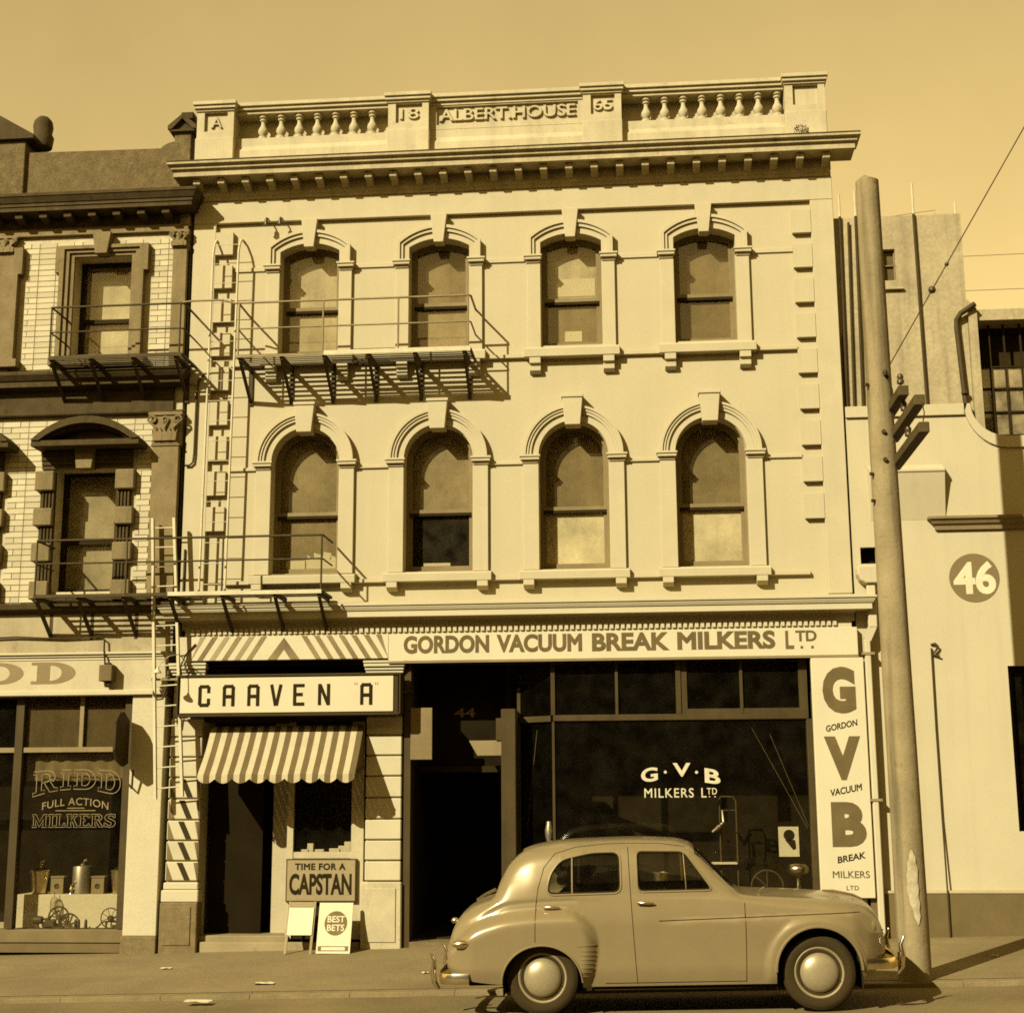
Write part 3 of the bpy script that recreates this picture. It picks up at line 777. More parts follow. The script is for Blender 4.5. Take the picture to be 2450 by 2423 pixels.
# ================================================================== BRICK BUILDING (left)
LB = thing('brick_building', (-7.6, 3.0, -0.1), 'pale brick building with sooty cornice, hooded windows and a milker shop below', 'building')
LX0, LX1 = -9.75, -5.81
YB = -0.07                       # face of the brickwork
WU = (-7.335, -6.555, 7.35, 8.69)
WLo = (-7.42, -6.62, 4.24, 5.82)
P2 = -1.70
def rect(x0, x1, z0, z1): return [(x0, z0), (x1, z0), (x1, z1), (x0, z1)]
holes = [rect(*WU), rect(*WLo), rect(WU[0] + P2, WU[1] + P2, *WU[2:]), rect(WLo[0] + P2, WLo[1] + P2, *WLo[2:])]
plate('wall', rect(LX0, LX1, 3.42, 9.5), holes, YB + 0.012, 0.30, MORTAR, LB)
MB().box(LX0, LX0 + 0.3, 0.305, 9, -0.5, 9.5).build('side_wall', LTRIM, LB)
MB().box(LX1 - 0.3, LX1, 0.305, 9, -0.5, 9.5).build('side_wall', LTRIM, LB)
MB().box(LX0, LX1, 8.8, 9.0, -0.5, 9.5).build('rear_wall', LTRIM, LB)
MB().box(LX0, LX1, 0.305, 8.79, 9.2, 9.3).build('roof', LTRIM, LB)
MB().box(LX0 + 0.31, LX1 - 0.31, 0.31, 8.7, 6.6, 6.8).build('upper_floor', DARK, LB)
MB().box(LX0 + 0.31, LX1 - 0.31, 0.31, 8.7, 3.3, 3.5).build('first_floor', DARK, LB)
MB().box(LX0 + 0.31, LX1 - 0.31, 2.5, 2.6, -0.4, 9.0).build('inner_wall', DARK, LB)
# bricks, laid one by one; the 300 that show largest are parts
CH, BL, JT = 0.0762, 0.235, 0.009
cells = []
def brick_zone(x0, x1, z0, z1, voids):
    r = 0; z = z0
    while z + CH <= z1 + 1e-6:
        flem = r % 2
        x = x0 - (0.12 if flem else 0.0)
        k = 0
        while x < x1:
            L = BL if (k + flem) % 3 else BL * 0.49
            a, b = max(x, x0), min(x + L, x1)
            spans = [(a, b)]
            for (p, q, s, t) in voids:
                if z + CH > s and z < t:
                    ns = []
                    for (m_, n_) in spans:
                        if n_ <= p or m_ >= q: ns.append((m_, n_))
                        else:
                            if m_ < p: ns.append((m_, p))
                            if n_ > q: ns.append((q, n_))
                    spans = ns
            for (m_, n_) in spans:
                if n_ - m_ > 0.035: cells.append((m_ + JT / 2, n_ - JT / 2, z + JT / 2, z + CH - JT / 2))
            x += L; k += 1
        z += CH; r += 1
vu = (-7.54, -6.30, 7.18, 8.83); vl = (-7.60, -6.37, 4.12, 6.05)
brick_zone(-9.70, -6.005, 7.16, 8.985, [vu, (vu[0] + P2, vu[1] + P2, vu[2], vu[3])])
brick_zone(-9.70, -6.16, 4.11, 6.525, [vl, (vl[0] + P2, vl[1] + P2, vl[2], vl[3]), (-7.35, -6.6, 5.9, 6.35)])
near = sorted(cells, key=lambda c: -c[1])
bm_cache = {}
for (a, b, z0, z1) in near[:300]:
    key = round(b - a, 3)
    if key not in bm_cache:
        bm_cache[key] = MB().box(-key / 2, key / 2, YB, YB + 0.02, -(z1 - z0) / 2, (z1 - z0) / 2).mesh('brick', BRICK)
    link('brick', bm_cache[key], LB, ((a + b) / 2, random.uniform(-0.002, 0.002), (z0 + z1) / 2))
mb = MB()
for (a, b, z0, z1) in near[300:]: mb.box(a, b, YB, YB + 0.02, z0, z1)
ob = mb.build('brickwork', BRICK, LB); ob['kind'] = 'stuff'

# cornice
prof = [(0.0, 9.09), (-0.10, 9.09), (-0.10, 9.12), (-0.12, 9.14), (-0.12, 9.235), (-0.36, 9.245), (-0.36, 9.30), (-0.375, 9.305), (-0.375, 9.34), (-0.39, 9.35), (-0.43, 9.42), (-0.44, 9.425), (-0.44, 9.465), (-0.42, 9.475), (0.0, 9.50)]
MB().mitre(prof, LX0, -6.06, 0.0).build('cornice', LTRIM, LB)
me = MB().prof([(-0.121, 9.13), (-0.22, 9.16), (-0.31, 9.17), (-0.31, 9.243), (-0.121, 9.243)], -0.05, 0.05).mesh('modillion', LTRIM)
for i in range(11): link('modillion', me, LB, (-6.06 - 0.33 * i, 0, 0))
MB().box(LX0, LX1, -0.115, -0.001, 8.99, 9.089).build('architrave_band', LTRIML, LB, bev=0.006)
# parapet, piers, pediments
pts = [(LX0, 9.47), (-5.82, 9.47), (-5.82, 10.37), (-6.05, 10.37), (-6.06, 10.30), (-6.15, 10.28), (-6.22, 10.245), (-6.26, 10.205), (LX0, 10.245)]
MB().prism(pts, -0.03, 0.25).build('parapet', LROUGH, LB)
MB().box(-6.055, -5.83, -0.09, 0.26, 9.49, 10.385).build('parapet_pier', LROUGH, LB, bev=0.008)
pd = MB().prism([(-6.11, 10.386), (-5.77, 10.386), (-5.77, 10.415), (-6.11, 10.415)], -0.14, 0.28)
pd.build('pediment_bed', LTRIM, LB, bev=0.005)
MB().prism([(-6.08, 10.416), (-5.80, 10.416), (-5.94, 10.55)], -0.10, 0.24).build('pediment', LTRIM, LB)
MB().prism([(-6.135, 10.416), (-6.08, 10.416), (-5.94, 10.565), (-5.80, 10.416), (-5.745, 10.416), (-5.745, 10.47), (-5.94, 10.635), (-6.135, 10.47)], -0.155, 0.28).build('pediment_rake', LTRIM, LB, bev=0.004)
MB().box(-5.99, -5.82, -0.06, 0.22, 10.60, 10.70).build('pediment_block', LTRIM, LB, bev=0.01)
MB().box(-9.3, -8.11, -0.09, 0.30, 9.49, 10.38).build('parapet_pier', LROUGH, LB, bev=0.008)
MB().prism([(-9.5, 10.381), (-7.98, 10.381), (-7.98, 10.44), (-8.75, 10.90), (-9.5, 10.44)], -0.15, 0.30).build('pediment', LTRIM, LB, bev=0.006)
MB().lathe([(0.13, -0.1), (0.15, 0.05), (0.12, 0.10), (0.135, 0.2), (0.12, 0.28), (0.07, 0.34), (0.0, 0.36)], (-7.97, 0.12, 10.46), 14).build('acroterion', LTRIM, LB, smooth=0.8)
MB().lathe([(0.24, 0.0), (0.24, 0.05), (0.17, 0.10), (0.0, 0.13)], (-7.60, 0.9, 10.36), 16).build('roof_vent', PIPE, LB, smooth=0.7)
MB().lathe([(0.06, 0.0), (0.06, 1.1)], (-7.60, 0.9, 9.3), 10).build('vent_pipe', PIPE, LB)

# pilasters and capitals at the party wall
def capital(x0, x1, z0, z1, y, nm='capital'):
    c = (x0 + x1) / 2; w_ = (x1 - x0); h = z1 - z0
    mb = MB().box(x0 - 0.02, x1 + 0.02, y - 0.05, y + 0.04, z1 - h * 0.10, z1)
    mb.prism([(x0 + w_ * 0.16, z0 + h * 0.08), (x1 - w_ * 0.16, z0 + h * 0.08), (x1 - w_ * 0.05, z1 - h * 0.1), (x0 + w_ * 0.05, z1 - h * 0.1)], y - 0.03, y + 0.04)
    mb.box(x0 + w_ * 0.08, x1 - w_ * 0.08, y - 0.03, y + 0.04, z0, z0 + h * 0.08)
    for s in (-1, 0, 1):
        vx = c + s * w_ * 0.40; vz = z1 - h * 0.26; rr = h * 0.15 if s else h * 0.11
        sp = [(vx + rr * (1 - t / 15) * math.cos(t * 0.55) * (s or 1), y - 0.045 - 0.008 * t / 15, vz + rr * (1 - t / 15) * math.sin(t * 0.55)) for t in range(14)]
        mb.path([(c + s * w_ * 0.22, y - 0.03, z0 + h * 0.2), (c + s * w_ * 0.30, y - 0.05, z0 + h * 0.5)] + sp, 0.016 if h > 0.22 else 0.011, 5)
    for k in range(5):
        lx = x0 + w_ * (0.2 + 0.15 * k)
        mb.prism([(lx - 0.028, z0 + h * 0.09), (lx + 0.028, z0 + h * 0.09), (lx + 0.036, z0 + h * 0.32), (lx, z0 + h * (0.50 if k % 2 else 0.42)), (lx - 0.036, z0 + h * 0.32)], y - 0.06 - 0.004 * (k % 2), y - 0.02)
    mb.build(nm, LTRIML, LB)
MB().box(-6.0, LX1, -0.125, -0.001, 7.12, 8.745).build('pilaster', LTRIML, LB, bev=0.006)
capital(-6.03, -5.80, 8.746, 8.9885, -0.11)
MB().box(-6.155, LX1, -0.15, -0.001, 4.12, 6.08).build('pilaster', LTRIML, LB, bev=0.006)
MB().box(-6.17, -5.80, -0.165, -0.001, 6.081, 6.10).build('necking', LTRIML, LB)
capital(-6.19, -5.79, 6.102, 6.52, -0.14)
# left-hand pilaster of the pair, just outside the bay
MB().box(-8.40, -8.15, -0.125, -0.001, 7.12, 8.745).build('pilaster', LTRIML, LB, bev=0.006)
capital(-8.43, -8.12, 8.746, 8.9885, -0.11)
# storey band
prof = [(0.0, 6.56), (-0.10, 6.56), (-0.10, 6.86), (-0.12, 6.87), (-0.24, 6.885), (-0.24, 6.95), (-0.26, 6.965), (-0.31, 7.03), (-0.31, 7.065), (-0.29, 7.08), (0.0, 7.115)]
MB().mitre(prof, LX0, -6.02, 0.0).build('storey_cornice', LTRIM, LB)
MB().prof([(0.0, 6.522), (-0.13, 6.525), (-0.14, 6.54), (-0.14, 6.555), (0.0, 6.559)], LX0, LX1 + 0.02).build('band_moulding', LTRIM, LB)
prof = [(0.0, 3.955), (-0.10, 3.96), (-0.13, 3.99), (-0.20, 4.01), (-0.21, 4.07), (-0.19, 4.085), (0.0, 4.105)]
MB().mitre(prof, LX0, -6.0, 0.0).build('string_course', LTRIM, LB)
MB().box(LX0, LX1, -0.085, -0.003, 3.47, 3.954).build('plaster_band', mat('plaster_band', 0.56, var=0.12, spot=0.2, streak=0.2), LB)

def lwindow(x0, x1, z0, z1, upper, dx):
    x0 += dx; x1 += dx; c = (x0 + x1) / 2
    base = (c, 0.0, z0)
    w = bpy.data.objects.new('window', None); COL.objects.link(w); w.parent = LB
    w.matrix_parent_inverse = Matrix.Translation(tuple(-q for q in LB['_base'])); w.location = base
    inv = Matrix.Translation((-base[0], -base[1], -base[2]))
    def bld(mb, n, m, **k):
        ob = mb.build(n, m, None, **k); ob.parent = w; ob.matrix_parent_inverse = inv; return ob
    def bpl(n, outer, hol, a, b, m):
        ob = plate(n, outer, hol, a, b, m, None); ob.parent = w; ob.matrix_parent_inverse = inv; return ob
    if upper:
        for k, (d, p) in enumerate(((0.0, 0.10), (0.06, 0.13), (0.12, 0.16))):
            e = d + 0.06
            out = [(x0 - e, z0 - 0.06), (x1 + e, z0 - 0.06), (x1 + e, 8.46), (x1 + e + (0.055 if k == 2 else 0), 8.46), (x1 + e + (0.055 if k == 2 else 0), z1 + e * 0.75), (x0 - e - (0.055 if k == 2 else 0), z1 + e * 0.75), (x0 - e - (0.055 if k == 2 else 0), 8.46), (x0 - e, 8.46)]
            inn = rect(x0 - d + 0.0007, x1 + d - 0.0007, z0 - 0.0593, z1 + d * 0.75 - 0.0007)
            inn[0] = (inn[0][0], z0 - 0.05); inn[1] = (inn[1][0], z0 - 0.05)
            bpl('architrave', out, [inn], -p, YB + 0.011, LTRIML)
        bld(MB().prism([(c - 0.08, z1 - 0.0), (c + 0.08, z1 - 0.0), (c + 0.125, 8.988), (c - 0.125, 8.988)], -0.20, -0.03), 'keystone', LTRIML, bev=0.005)
        bld(MB().box(x0 - 0.25, x1 + 0.25, -0.20, 0.0, z0 - 0.17, z0 - 0.061), 'sill', LTRIML, bev=0.006)
    else:
        for sgn in (-1, 1):
            a = x0 if sgn < 0 else x1
            lo, hi = sorted((a, a + sgn * 0.19))
            bld(MB().box(lo, hi, -0.10, YB + 0.011, 4.12, 5.79), 'jamb', LTRIM)
            for k in range(4):
                fx = lo + 0.025 + k * 0.045
                bld(MB().box(fx, fx + 0.022, -0.118, -0.1005, 4.12, 5.78), 'flute', LTRIM)
            lo, hi = sorted((a + sgn * 0.003, a + sgn * 0.25))
            for bz0, bz1 in ((5.535, 5.79), (5.08, 5.305), (4.62, 4.85), (4.14, 4.37)):
                bld(MB().box(lo, hi, -0.17, YB + 0.011, bz0, bz1), 'jamb_block', LTRIML, bev=0.012)
        for k in range(4):
            bld(MB().box(x0 - 0.19, x1 + 0.19, -0.10 - 0.018 * k, YB + 0.011, 5.821 + 0.055 * k, 5.821 + 0.055 * k + 0.053), 'lintel_moulding', LTRIM)
        bld(MB().prism([(c - 0.10, 5.80), (c + 0.10, 5.80), (c + 0.135, 6.10), (c - 0.135, 6.10)], -0.215, -0.05), 'keystone', LTRIML, bev=0.006)
        # segmental hood
        n = 20
        def arcp(hw, zs, zc): return seg_arch(c + 0.07, hw, zs, zc, n)
        bld(MB().band(arcp(0.60, 6.13, 6.345), arcp(0.70, 6.135, 6.435), -0.42, -0.03), 'hood', LTRIM)
        bld(MB().band(arcp(0.545, 6.131, 6.31), arcp(0.599, 6.131, 6.344), -0.33, -0.03), 'hood_moulding', LTRIM)
        bld(MB().prism([(c + 0.07 - 0.70, 6.06), (c + 0.07 + 0.70, 6.06), (c + 0.07 + 0.70, 6.1295), (c + 0.07 - 0.70, 6.1295)], -0.40, -0.03), 'hood_bed', LTRIM)
        bld(MB().prism([(c + 0.07 - 0.54, 6.131), (c + 0.07 + 0.54, 6.131)] + arcp(0.53, 6.132, 6.30), -0.12, -0.04), 'tympanum', LTRIML)
    gy = 0.17
    bpl('sash_box', rect(x0 - 0.02, x1 + 0.02, z0 - 0.03, z1 + 0.02), [rect(x0 + 0.05, x1 - 0.05, z0 + 0.06, z1 - 0.04)], gy, gy + 0.09, SASHD)
    zm = z0 + (z1 - z0) * 0.40 if upper else z0 + (z1 - z0) * 0.43
    bld(MB().box(x0 + 0.051, x1 - 0.051, gy + 0.01, gy + 0.06, zm - 0.035, zm + 0.02), 'meeting_rail', SASHD)
    bld(MB().box(x0 + 0.051, x1 - 0.051, gy + 0.04, gy + 0.044, zm + 0.021, z1 - 0.041), 'pane', GLASS)
    bld(MB().box(x0 + 0.051, x1 - 0.051, gy + 0.05, gy + 0.054, z0 + 0.061, zm - 0.036), 'pane', GLASS)
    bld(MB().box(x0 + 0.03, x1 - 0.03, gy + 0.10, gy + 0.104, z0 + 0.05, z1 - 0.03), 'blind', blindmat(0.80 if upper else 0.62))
for dx in (0, P2):
    lwindow(*WU, True, dx); lwindow(*WLo, False, dx)

# shop front below
MB().box(LX0, LX1, -0.02, 0.30, 2.93, 3.45).build('shop_lintel', LTRIM, LB)
for a, b, p in ((3.375, 3.41, 0.10), (3.411, 3.44, 0.12), (3.441, 3.469, 0.145)):
    MB().box(LX0, -5.87, -p, -0.021, a, b).build('fascia_moulding', SHOP, LB, bev=0.004)
MB().box(LX0, -5.87, -0.09, -0.021, 3.0, 3.374).build('fascia', mat('left_fascia_paint', 0.72, var=0.06, scale=4, spot=0.1, streak=0.1), LB)
MB().box(LX0, -5.87, -0.14, -0.021, 2.935, 2.999).build('fascia_lip', SHOP, LB, bev=0.008)
# painted slab-serif D, twice
def slabD(x0, x1, z0, z1):
    w_ = x1 - x0; h = z1 - z0
    o_ = [(x0, z0), (x0 + w_ * 0.45, z0)]
    for i in range(13):
        a = -math.pi / 2 + math.pi * i / 12
        o_.append((x0 + w_ * 0.45 + w_ * 0.55 * math.cos(a), z0 + h / 2 + h / 2 * math.sin(a)))
    o_ += [(x0, z1), (x0, z1 - h * 0.13), (x0 + w_ * 0.13, z1 - h * 0.13), (x0 + w_ * 0.13, z0 + h * 0.13), (x0, z0 + h * 0.13)]
    i_ = [(x0 + w_ * 0.42, z0 + h * 0.15)]
    for i in range(11):
        a = -math.pi / 2 + math.pi * i / 10
        i_.append((x0 + w_ * 0.45 + w_ * 0.24 * math.cos(a), z0 + h / 2 + h * 0.35 * math.sin(a)))
    i_ += [(x0 + w_ * 0.42, z1 - h * 0.15)]
    return o_, i_
for x in (-7.60, -8.27):
    o_, i_ = slabD(x, x + 0.57, 3.085, 3.355)
    plate('painted_letter', o_, [i_], -0.0935, -0.0905, mat('fascia_letter', 0.34, var=0.08), LB)
MB().box(-6.285, -5.87, -0.085, 0.28, 0.065, 2.93).build('shop_pier', mat('left_pier_paint', 0.76, var=0.04, scale=3, spot=0.05), LB, bev=0.008)
MB().box(-6.30, -5.862, -0.11, 0.28, -0.3, 0.064).build('pier_plinth', STONE, LB, bev=0.01)
LW = bpy.data.objects.new('shop_window', None); COL.objects.link(LW); LW.parent = LB
LW.matrix_parent_inverse = Matrix.Translation(tuple(-q for q in LB['_base']))
def lwp(mb, n, m, **k):
    ob = mb.build(n, m, None, **k); ob.parent = LW; return ob
LW.location = (0, 0, 0)
lwp(MB().box(-9.7, -6.40, 0.02, 0.12, 2.25, 2.31), 'transom_rail', WOODL)
lwp(MB().box(-6.40, -6.287, 0.0, 0.12, 0.14, 2.929), 'window_post', WOOD)
lwp(MB().box(-7.80, -7.70, 0.0, 0.12, 0.14, 2.929), 'window_post', WOOD)
lwp(MB().box(-6.99, -6.94, 0.025, 0.10, 2.311, 2.929), 'mullion', WOODL)
for a, b in ((-7.699, -6.991), (-6.939, -6.401), (-9.6, -7.801)):
    lwp(MB().box(a, b, 0.055, 0.059, 2.311, 2.929), 'pane', SGLASS)
    if a < -9: continue
    lwp(MB().box(a, b, 0.075, 0.085, 2.311, 2.929), 'obscured_light', mat('obscured_light', 0.15, var=0.2, scale=4, streak=0.15))
lwp(MB().box(-7.699, -6.401, 0.055, 0.059, 0.14, 2.249), 'pane', SGLASS)
lwp(MB().box(-9.6, -7.801, 0.055, 0.059, 0.14, 2.249), 'pane', SGLASS)
lwp(MB().box(-9.7, -6.286, -0.02, 0.20, -0.02, 0.13), 'window_sill', mat('left_sill', 0.25, var=0.15), bev=0.006)
lwp(MB().box(-9.7, -6.286, 0.0, 0.20, -0.135, -0.021), 'stall_riser', mat('left_riser', 0.21, var=0.15))
lwp(MB().box(-9.7, -6.301, 0.05, 0.20, -0.4, -0.136), 'stall_plinth', DARK)
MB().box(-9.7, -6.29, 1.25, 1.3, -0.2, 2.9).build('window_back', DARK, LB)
MB().box(-9.7, -6.29, 0.21, 1.24, 0.02, 0.12).build('window_floor', mat('display_white', 0.95, var=0.04), LB)
# outlined gilt lettering on the glass
def outl(pts, close=True, r=0.0065):
    return pts, close, r
def letter_out(ch, x0, x1, z0, z1):
    w_, h = x1 - x0, z1 - z0
    P = lambda u, v: (x0 + u * w_, z0 + v * h)
    def D(u0, u1, v0, v1, n=9):
        return [P(u0 + (u1 - u0) * math.cos(a), (v0 + v1) / 2 + (v1 - v0) / 2 * math.sin(a)) for a in [-math.pi / 2 + math.pi * i / n for i in range(n + 1)]]
    if ch == 'I':
        return [[P(.0, 0), P(1, 0), P(1, .13), P(.75, .13), P(.75, .87), P(1, .87), P(1, 1), P(0, 1), P(0, .87), P(.25, .87), P(.25, .13), P(0, .13)]]
    if ch == 'D':
        return [[P(0, 0)] + D(.5, 1, 0, 1) + [P(0, 1), P(0, .87), P(.14, .87), P(.14, .13), P(0, .13)], [P(.36, .14)] + D(.5, .74, .14, .86) + [P(.36, .86)]]
    if ch == 'R':
        return [[P(0, 0), P(.5, 0), P(.5, .13), P(.36, .13), P(.36, .42), P(.46, .42), P(.72, 0), P(1.05, 0), P(1.02, .12), P(.9, .14), P(.70, .45)] + D(.6, .92, .47, 1, 7) + [P(0, 1), P(0, .87), P(.14, .87), P(.14, .13), P(0, .13)],
                [P(.36, .55)] + D(.55, .7, .55, .88, 6) + [P(.36, .88)]]
    if ch == 'L':
        return [[P(0, 0), P(1, 0), P(1, .34), P(.88, .34), P(.8, .14), P(.45, .14), P(.45, .87), P(.6, .87), P(.6, 1), P(0, 1), P(0, .87), P(.16, .87), P(.16, .13), P(0, .13)]]
    if ch == 'E':
        return [[P(0, 0), P(1, 0), P(1, .3), P(.9, .3), P(.82, .14), P(.42, .14), P(.42, .44), P(.6, .44), P(.6, .58), P(.42, .58), P(.42, .87), P(.82, .87), P(.88, .72), P(1, .72), P(1, 1), P(0, 1), P(0, .87), P(.14, .87), P(.14, .13), P(0, .13)]]
    if ch == 'M':
        return [[P(0, 0), P(.32, 0), P(.32, .13), P(.22, .13), P(.22, .6), P(.5, .02), P(.75, .6), P(.75, .13), P(.66, .13), P(.66, 0), P(1, 0), P(1, .13), P(.93, .13), P(.93, .87), P(1, .87), P(1, 1), P(.76, 1), P(.5, .42), P(.24, 1), P(0, 1), P(0, .87), P(.08, .87), P(.08, .13), P(0, .13)]]
    if ch == 'K':
        return [[P(0, 0), P(.46, 0), P(.46, .13), P(.38, .13), P(.38, .38), P(.47, .46), P(.66, .13), P(.6, 0), P(1, 0), P(1, .13), P(.9, .13), P(.63, .6), P(.82, .87), P(.95, .87), P(.95, 1), P(.55, 1), P(.55, .87), P(.62, .87), P(.38, .56), P(.38, .87), P(.46, .87), P(.46, 1), P(0, 1), P(0, .87), P(.13, .87), P(.13, .13), P(0, .13)]]
    if ch == 'S':
        o_ = [P(.02, .02), P(.14, .04), P(.5, -.02), P(.85, .06), P(1, .26), P(.92, .46), P(.6, .6), P(.36, .7), P(.36, .8), P(.5, .88), P(.72, .84), P(.84, .70), P(.95, .70), P(.93, 1), P(.82, .97), P(.5, 1.02), P(.16, .94), P(.03, .75), P(.12, .55), P(.42, .42), P(.64, .32), P(.66, .2), P(.5, .12), P(.26, .18), P(.13, .34), P(.02, .34)]
        return [o_]
    return []
def outline_word(word, xs_, z0, z1, nm, r=0.006, arc=0.0, xa=0, xb=1):
    mb = MB()
    for ch, (a, b) in zip(word, xs_):
        for lp in letter_out(ch, a, b, z0, z1):
            pts = []
            for (x, z) in lp:
                u = (x - xa) / (xb - xa); pts.append((x, 0.0505, z + arc * (1 - (2 * u - 1) ** 2) * (1 if z < (z0 + z1) / 2 else 0.25)))
            mb.path(pts, r, 4, close=True)
    ob = mb.build(nm, GILTD, None); ob.parent = LW; return ob
outline_word('RIDD', [(-7.55, -7.25), (-7.20, -7.07), (-7.03, -6.75), (-6.72, -6.44)], 1.70, 2.01, 'window_letter', 0.0062, 0.10, -7.57, -6.43)
outline_word('MILKERS', [(-7.535, -7.35), (-7.33, -7.26), (-7.245, -7.12), (-7.105, -6.95), (-6.94, -6.81), (-6.795, -6.64), (-6.625, -6.48)], 1.34, 1.495, 'window_letter', 0.0048)
t_ = text('window_letter', 'FULL ACTION', -7.42, -6.58, 1.545, 1.635, 0.0505, GILTD, None, bold=0.004, depth=0.002, spacing=1.08, arc=0.06); t_.parent = LW
for a, b, z in ((-7.25, -6.74, 1.535), (-7.10, -6.88, 1.565)):
    lwp(MB().box(a, b, 0.0485, 0.0505, z, z + 0.009), 'gilt_rule', GILTD)

# ================================================================== WHITE BUILDING (right)
RB = thing('white_building', (4.4, 3.0, 0.1), 'white rendered building with scooped parapet and a dark plinth, behind the timber pole', 'building')
RX0, RX1 = 2.565, 7.5
def parapet_line(off=0.0):
    pts = [(RX0, 6.366 - off), (4.03 - off * 0.3, 6.366 - off)]
    for i in range(11):                                  # concave scoop
        a = math.pi + (math.pi / 2) * i / 10
        pts.append((4.50 + (0.43 + off * 0.55) * math.cos(a), 6.366 - off * 0.0 + 0.0 + (0.42 + off) * math.sin(a)))
    pts.append((RX1, 5.946 - off))
    return pts
top = parapet_line()
plate('wall', [(RX0, 0.59), (RX1, 0.59)] + top[::-1], [rect(4.30, 5.4, 1.25, 3.16), rect(2.66, 2.845, 4.41, 4.612)], -0.02, 0.045, WHITE, RB)
MB().band(parapet_line(0.14)[1:], top[1:], -0.055, -0.021).build('parapet_coping', WHITE, RB)
MB().box(RX0, 4.0, -0.055, -0.021, 6.226, 6.366).build('parapet_coping', WHITE, RB, bev=0.004)
MB().box(RX0, RX1, -0.075, 0.30, -0.3, 0.555).build('plinth', PLINTH, RB)
MB().box(RX0, RX1, -0.085, 0.30, 0.556, 0.589).build('plinth_capping', mat('plinth_cap', 0.6), RB, bev=0.006)
MB().box(RX0, RX0 + 0.09, 0.05, 3.3, -0.3, 5.49).build('side_wall', WHITE, RB)
MB().box(RX1 - 0.3, RX1, 0.305, 3.3, -0.3, 5.49).build('side_wall', WHITE, RB)
MB().box(RX0 + 0.31, RX1 - 0.31, 0.05, 3.3, 5.5, 5.6).build('roof', CONC, RB)
MB().box(RX0 + 0.31, RX1 - 0.31, 1.0, 1.05, 0.0, 5.4).build('inner_wall', DARK, RB)
MB().prof([(-0.021, 4.93), (-0.15, 5.50), (-0.165, 5.505), (-0.165, 5.54), (-0.15, 5.55), (-0.021, 5.62)], 2.80, 3.70).build('raised_panel', WHITE, RB, bev=0.006)
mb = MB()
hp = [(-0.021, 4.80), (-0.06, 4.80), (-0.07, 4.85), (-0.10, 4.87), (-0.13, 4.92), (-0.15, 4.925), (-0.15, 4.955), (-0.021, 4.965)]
mb.mitre(hp, 3.60, 6.5, -0.021).build('window_hood', mat('hood_shade_tone', 0.34, var=0.12, spot=0.15), RB)  # darker than the wall: shade of the underside put into the colour
disc = MB().lathe([(0.294, 0.0), (0.294, -0.004)], (3.985, -0.021, 4.215), 48, 'y').build('number_disc', mat('disc_brown', 0.27, var=0.05), RB)
t_ = text('number', '46', 3.74, 4.235, 4.015, 4.415, -0.0255, mat('disc_white', 0.95), None, bold=0.035, depth=0.003); t_.parent = disc
MB().box(4.301, 4.36, 0.10, 0.16, 1.26, 3.15).build('window_frame', SASHD, RB)
MB().box(4.361, 5.39, 0.13, 0.134, 1.26, 3.15).build('pane', SGLASS, RB)
MB().box(2.65, 2.855, 0.16, 0.20, 4.40, 4.62).build('vent_back', DARK, RB)

# rainwater head and pipe at the junction
H = thing('rainwater_pipe', (2.70, -0.12, 0.1), 'cream rainwater head and downpipe at the joint between cream and white buildings', 'downpipe')
mb = MB().prism([(2.595, 4.355), (2.89, 4.355), (2.90, 4.335), (2.895, 4.24), (2.85, 4.17), (2.80, 4.145), (2.68, 4.145), (2.62, 4.18), (2.585, 4.26), (2.585, 4.335)], -0.24, -0.022)
mb.build('hopper', WHITE, H, bev=0.012)
MB().box(2.69, 2.79, -0.20, -0.10, 3.62, 4.144).build('pipe', SHOP, H, bev=0.01)
MB().box(2.63, 2.70, -0.18, -0.09, -0.05, 3.50).build('pipe', SHOP, H, bev=0.01)
MB().bar((2.74, -0.15, 3.64), (2.665, -0.135, 3.48), 0.09, 0.09, up=(0, 1, 0)).build('offset_bend', SHOP, H)
for z in (3.30, 1.60): MB().box(2.60, 2.74, -0.19, -0.021, z, z + 0.03).build('pipe_clip', IRONM, H)

# wall cable on the white building
C_ = thing('wall_cable', (3.43, -0.1, 0.08), 'thin dark cable with a top hook fixed down the white wall', 'cable')
MB().path([(3.427, -0.045, 3.38), (3.425, -0.045, 2.4), (3.432, -0.045, 1.4), (3.43, -0.10, 0.56), (3.43, -0.10, 0.07)], 0.010, 6).build('wire', PIPE, C_)
MB().path([(3.427, -0.03, 3.42), (3.47, -0.06, 3.43), (3.50, -0.07, 3.40), (3.485, -0.06, 3.36), (3.44, -0.045, 3.30), (3.52, -0.06, 3.28)], 0.014, 6).build('hook', PIPE, C_)

# ================================================================== CONCRETE BLOCK (behind)
KB = thing('concrete_building', (3.4, 3.0, 5.65), 'bare concrete block with dark vertical pipes rising above the white building', 'building')
KY = 0.06
plate('wall', rect(2.56, 4.135, 5.65, 8.875), [rect(3.145, 3.295, 8.02, 8.435)], KY, KY + 0.3, CONC, KB)
MB().box(2.59, 4.13, KY + 0.32, 8.0, 5.65, 8.80).build('rear_body', CONC, KB)
plate('wing_wall', rect(4.136, 7.5, 5.65, 7.60), [rect(4.25, 6.2, 5.75, 7.46)], KY + 0.01, KY + 0.36, CONC, KB)
MB().box(4.14, 7.5, KY + 0.40, 8.0, 5.65, 7.55).build('wing_body', DARK2, KB)
MB().prism([(4.14, 5.65), (4.247, 5.65), (4.242, 7.60), (4.14, 7.72)], KY - 0.05, KY + 0.009).build('pilaster', CONC, KB)
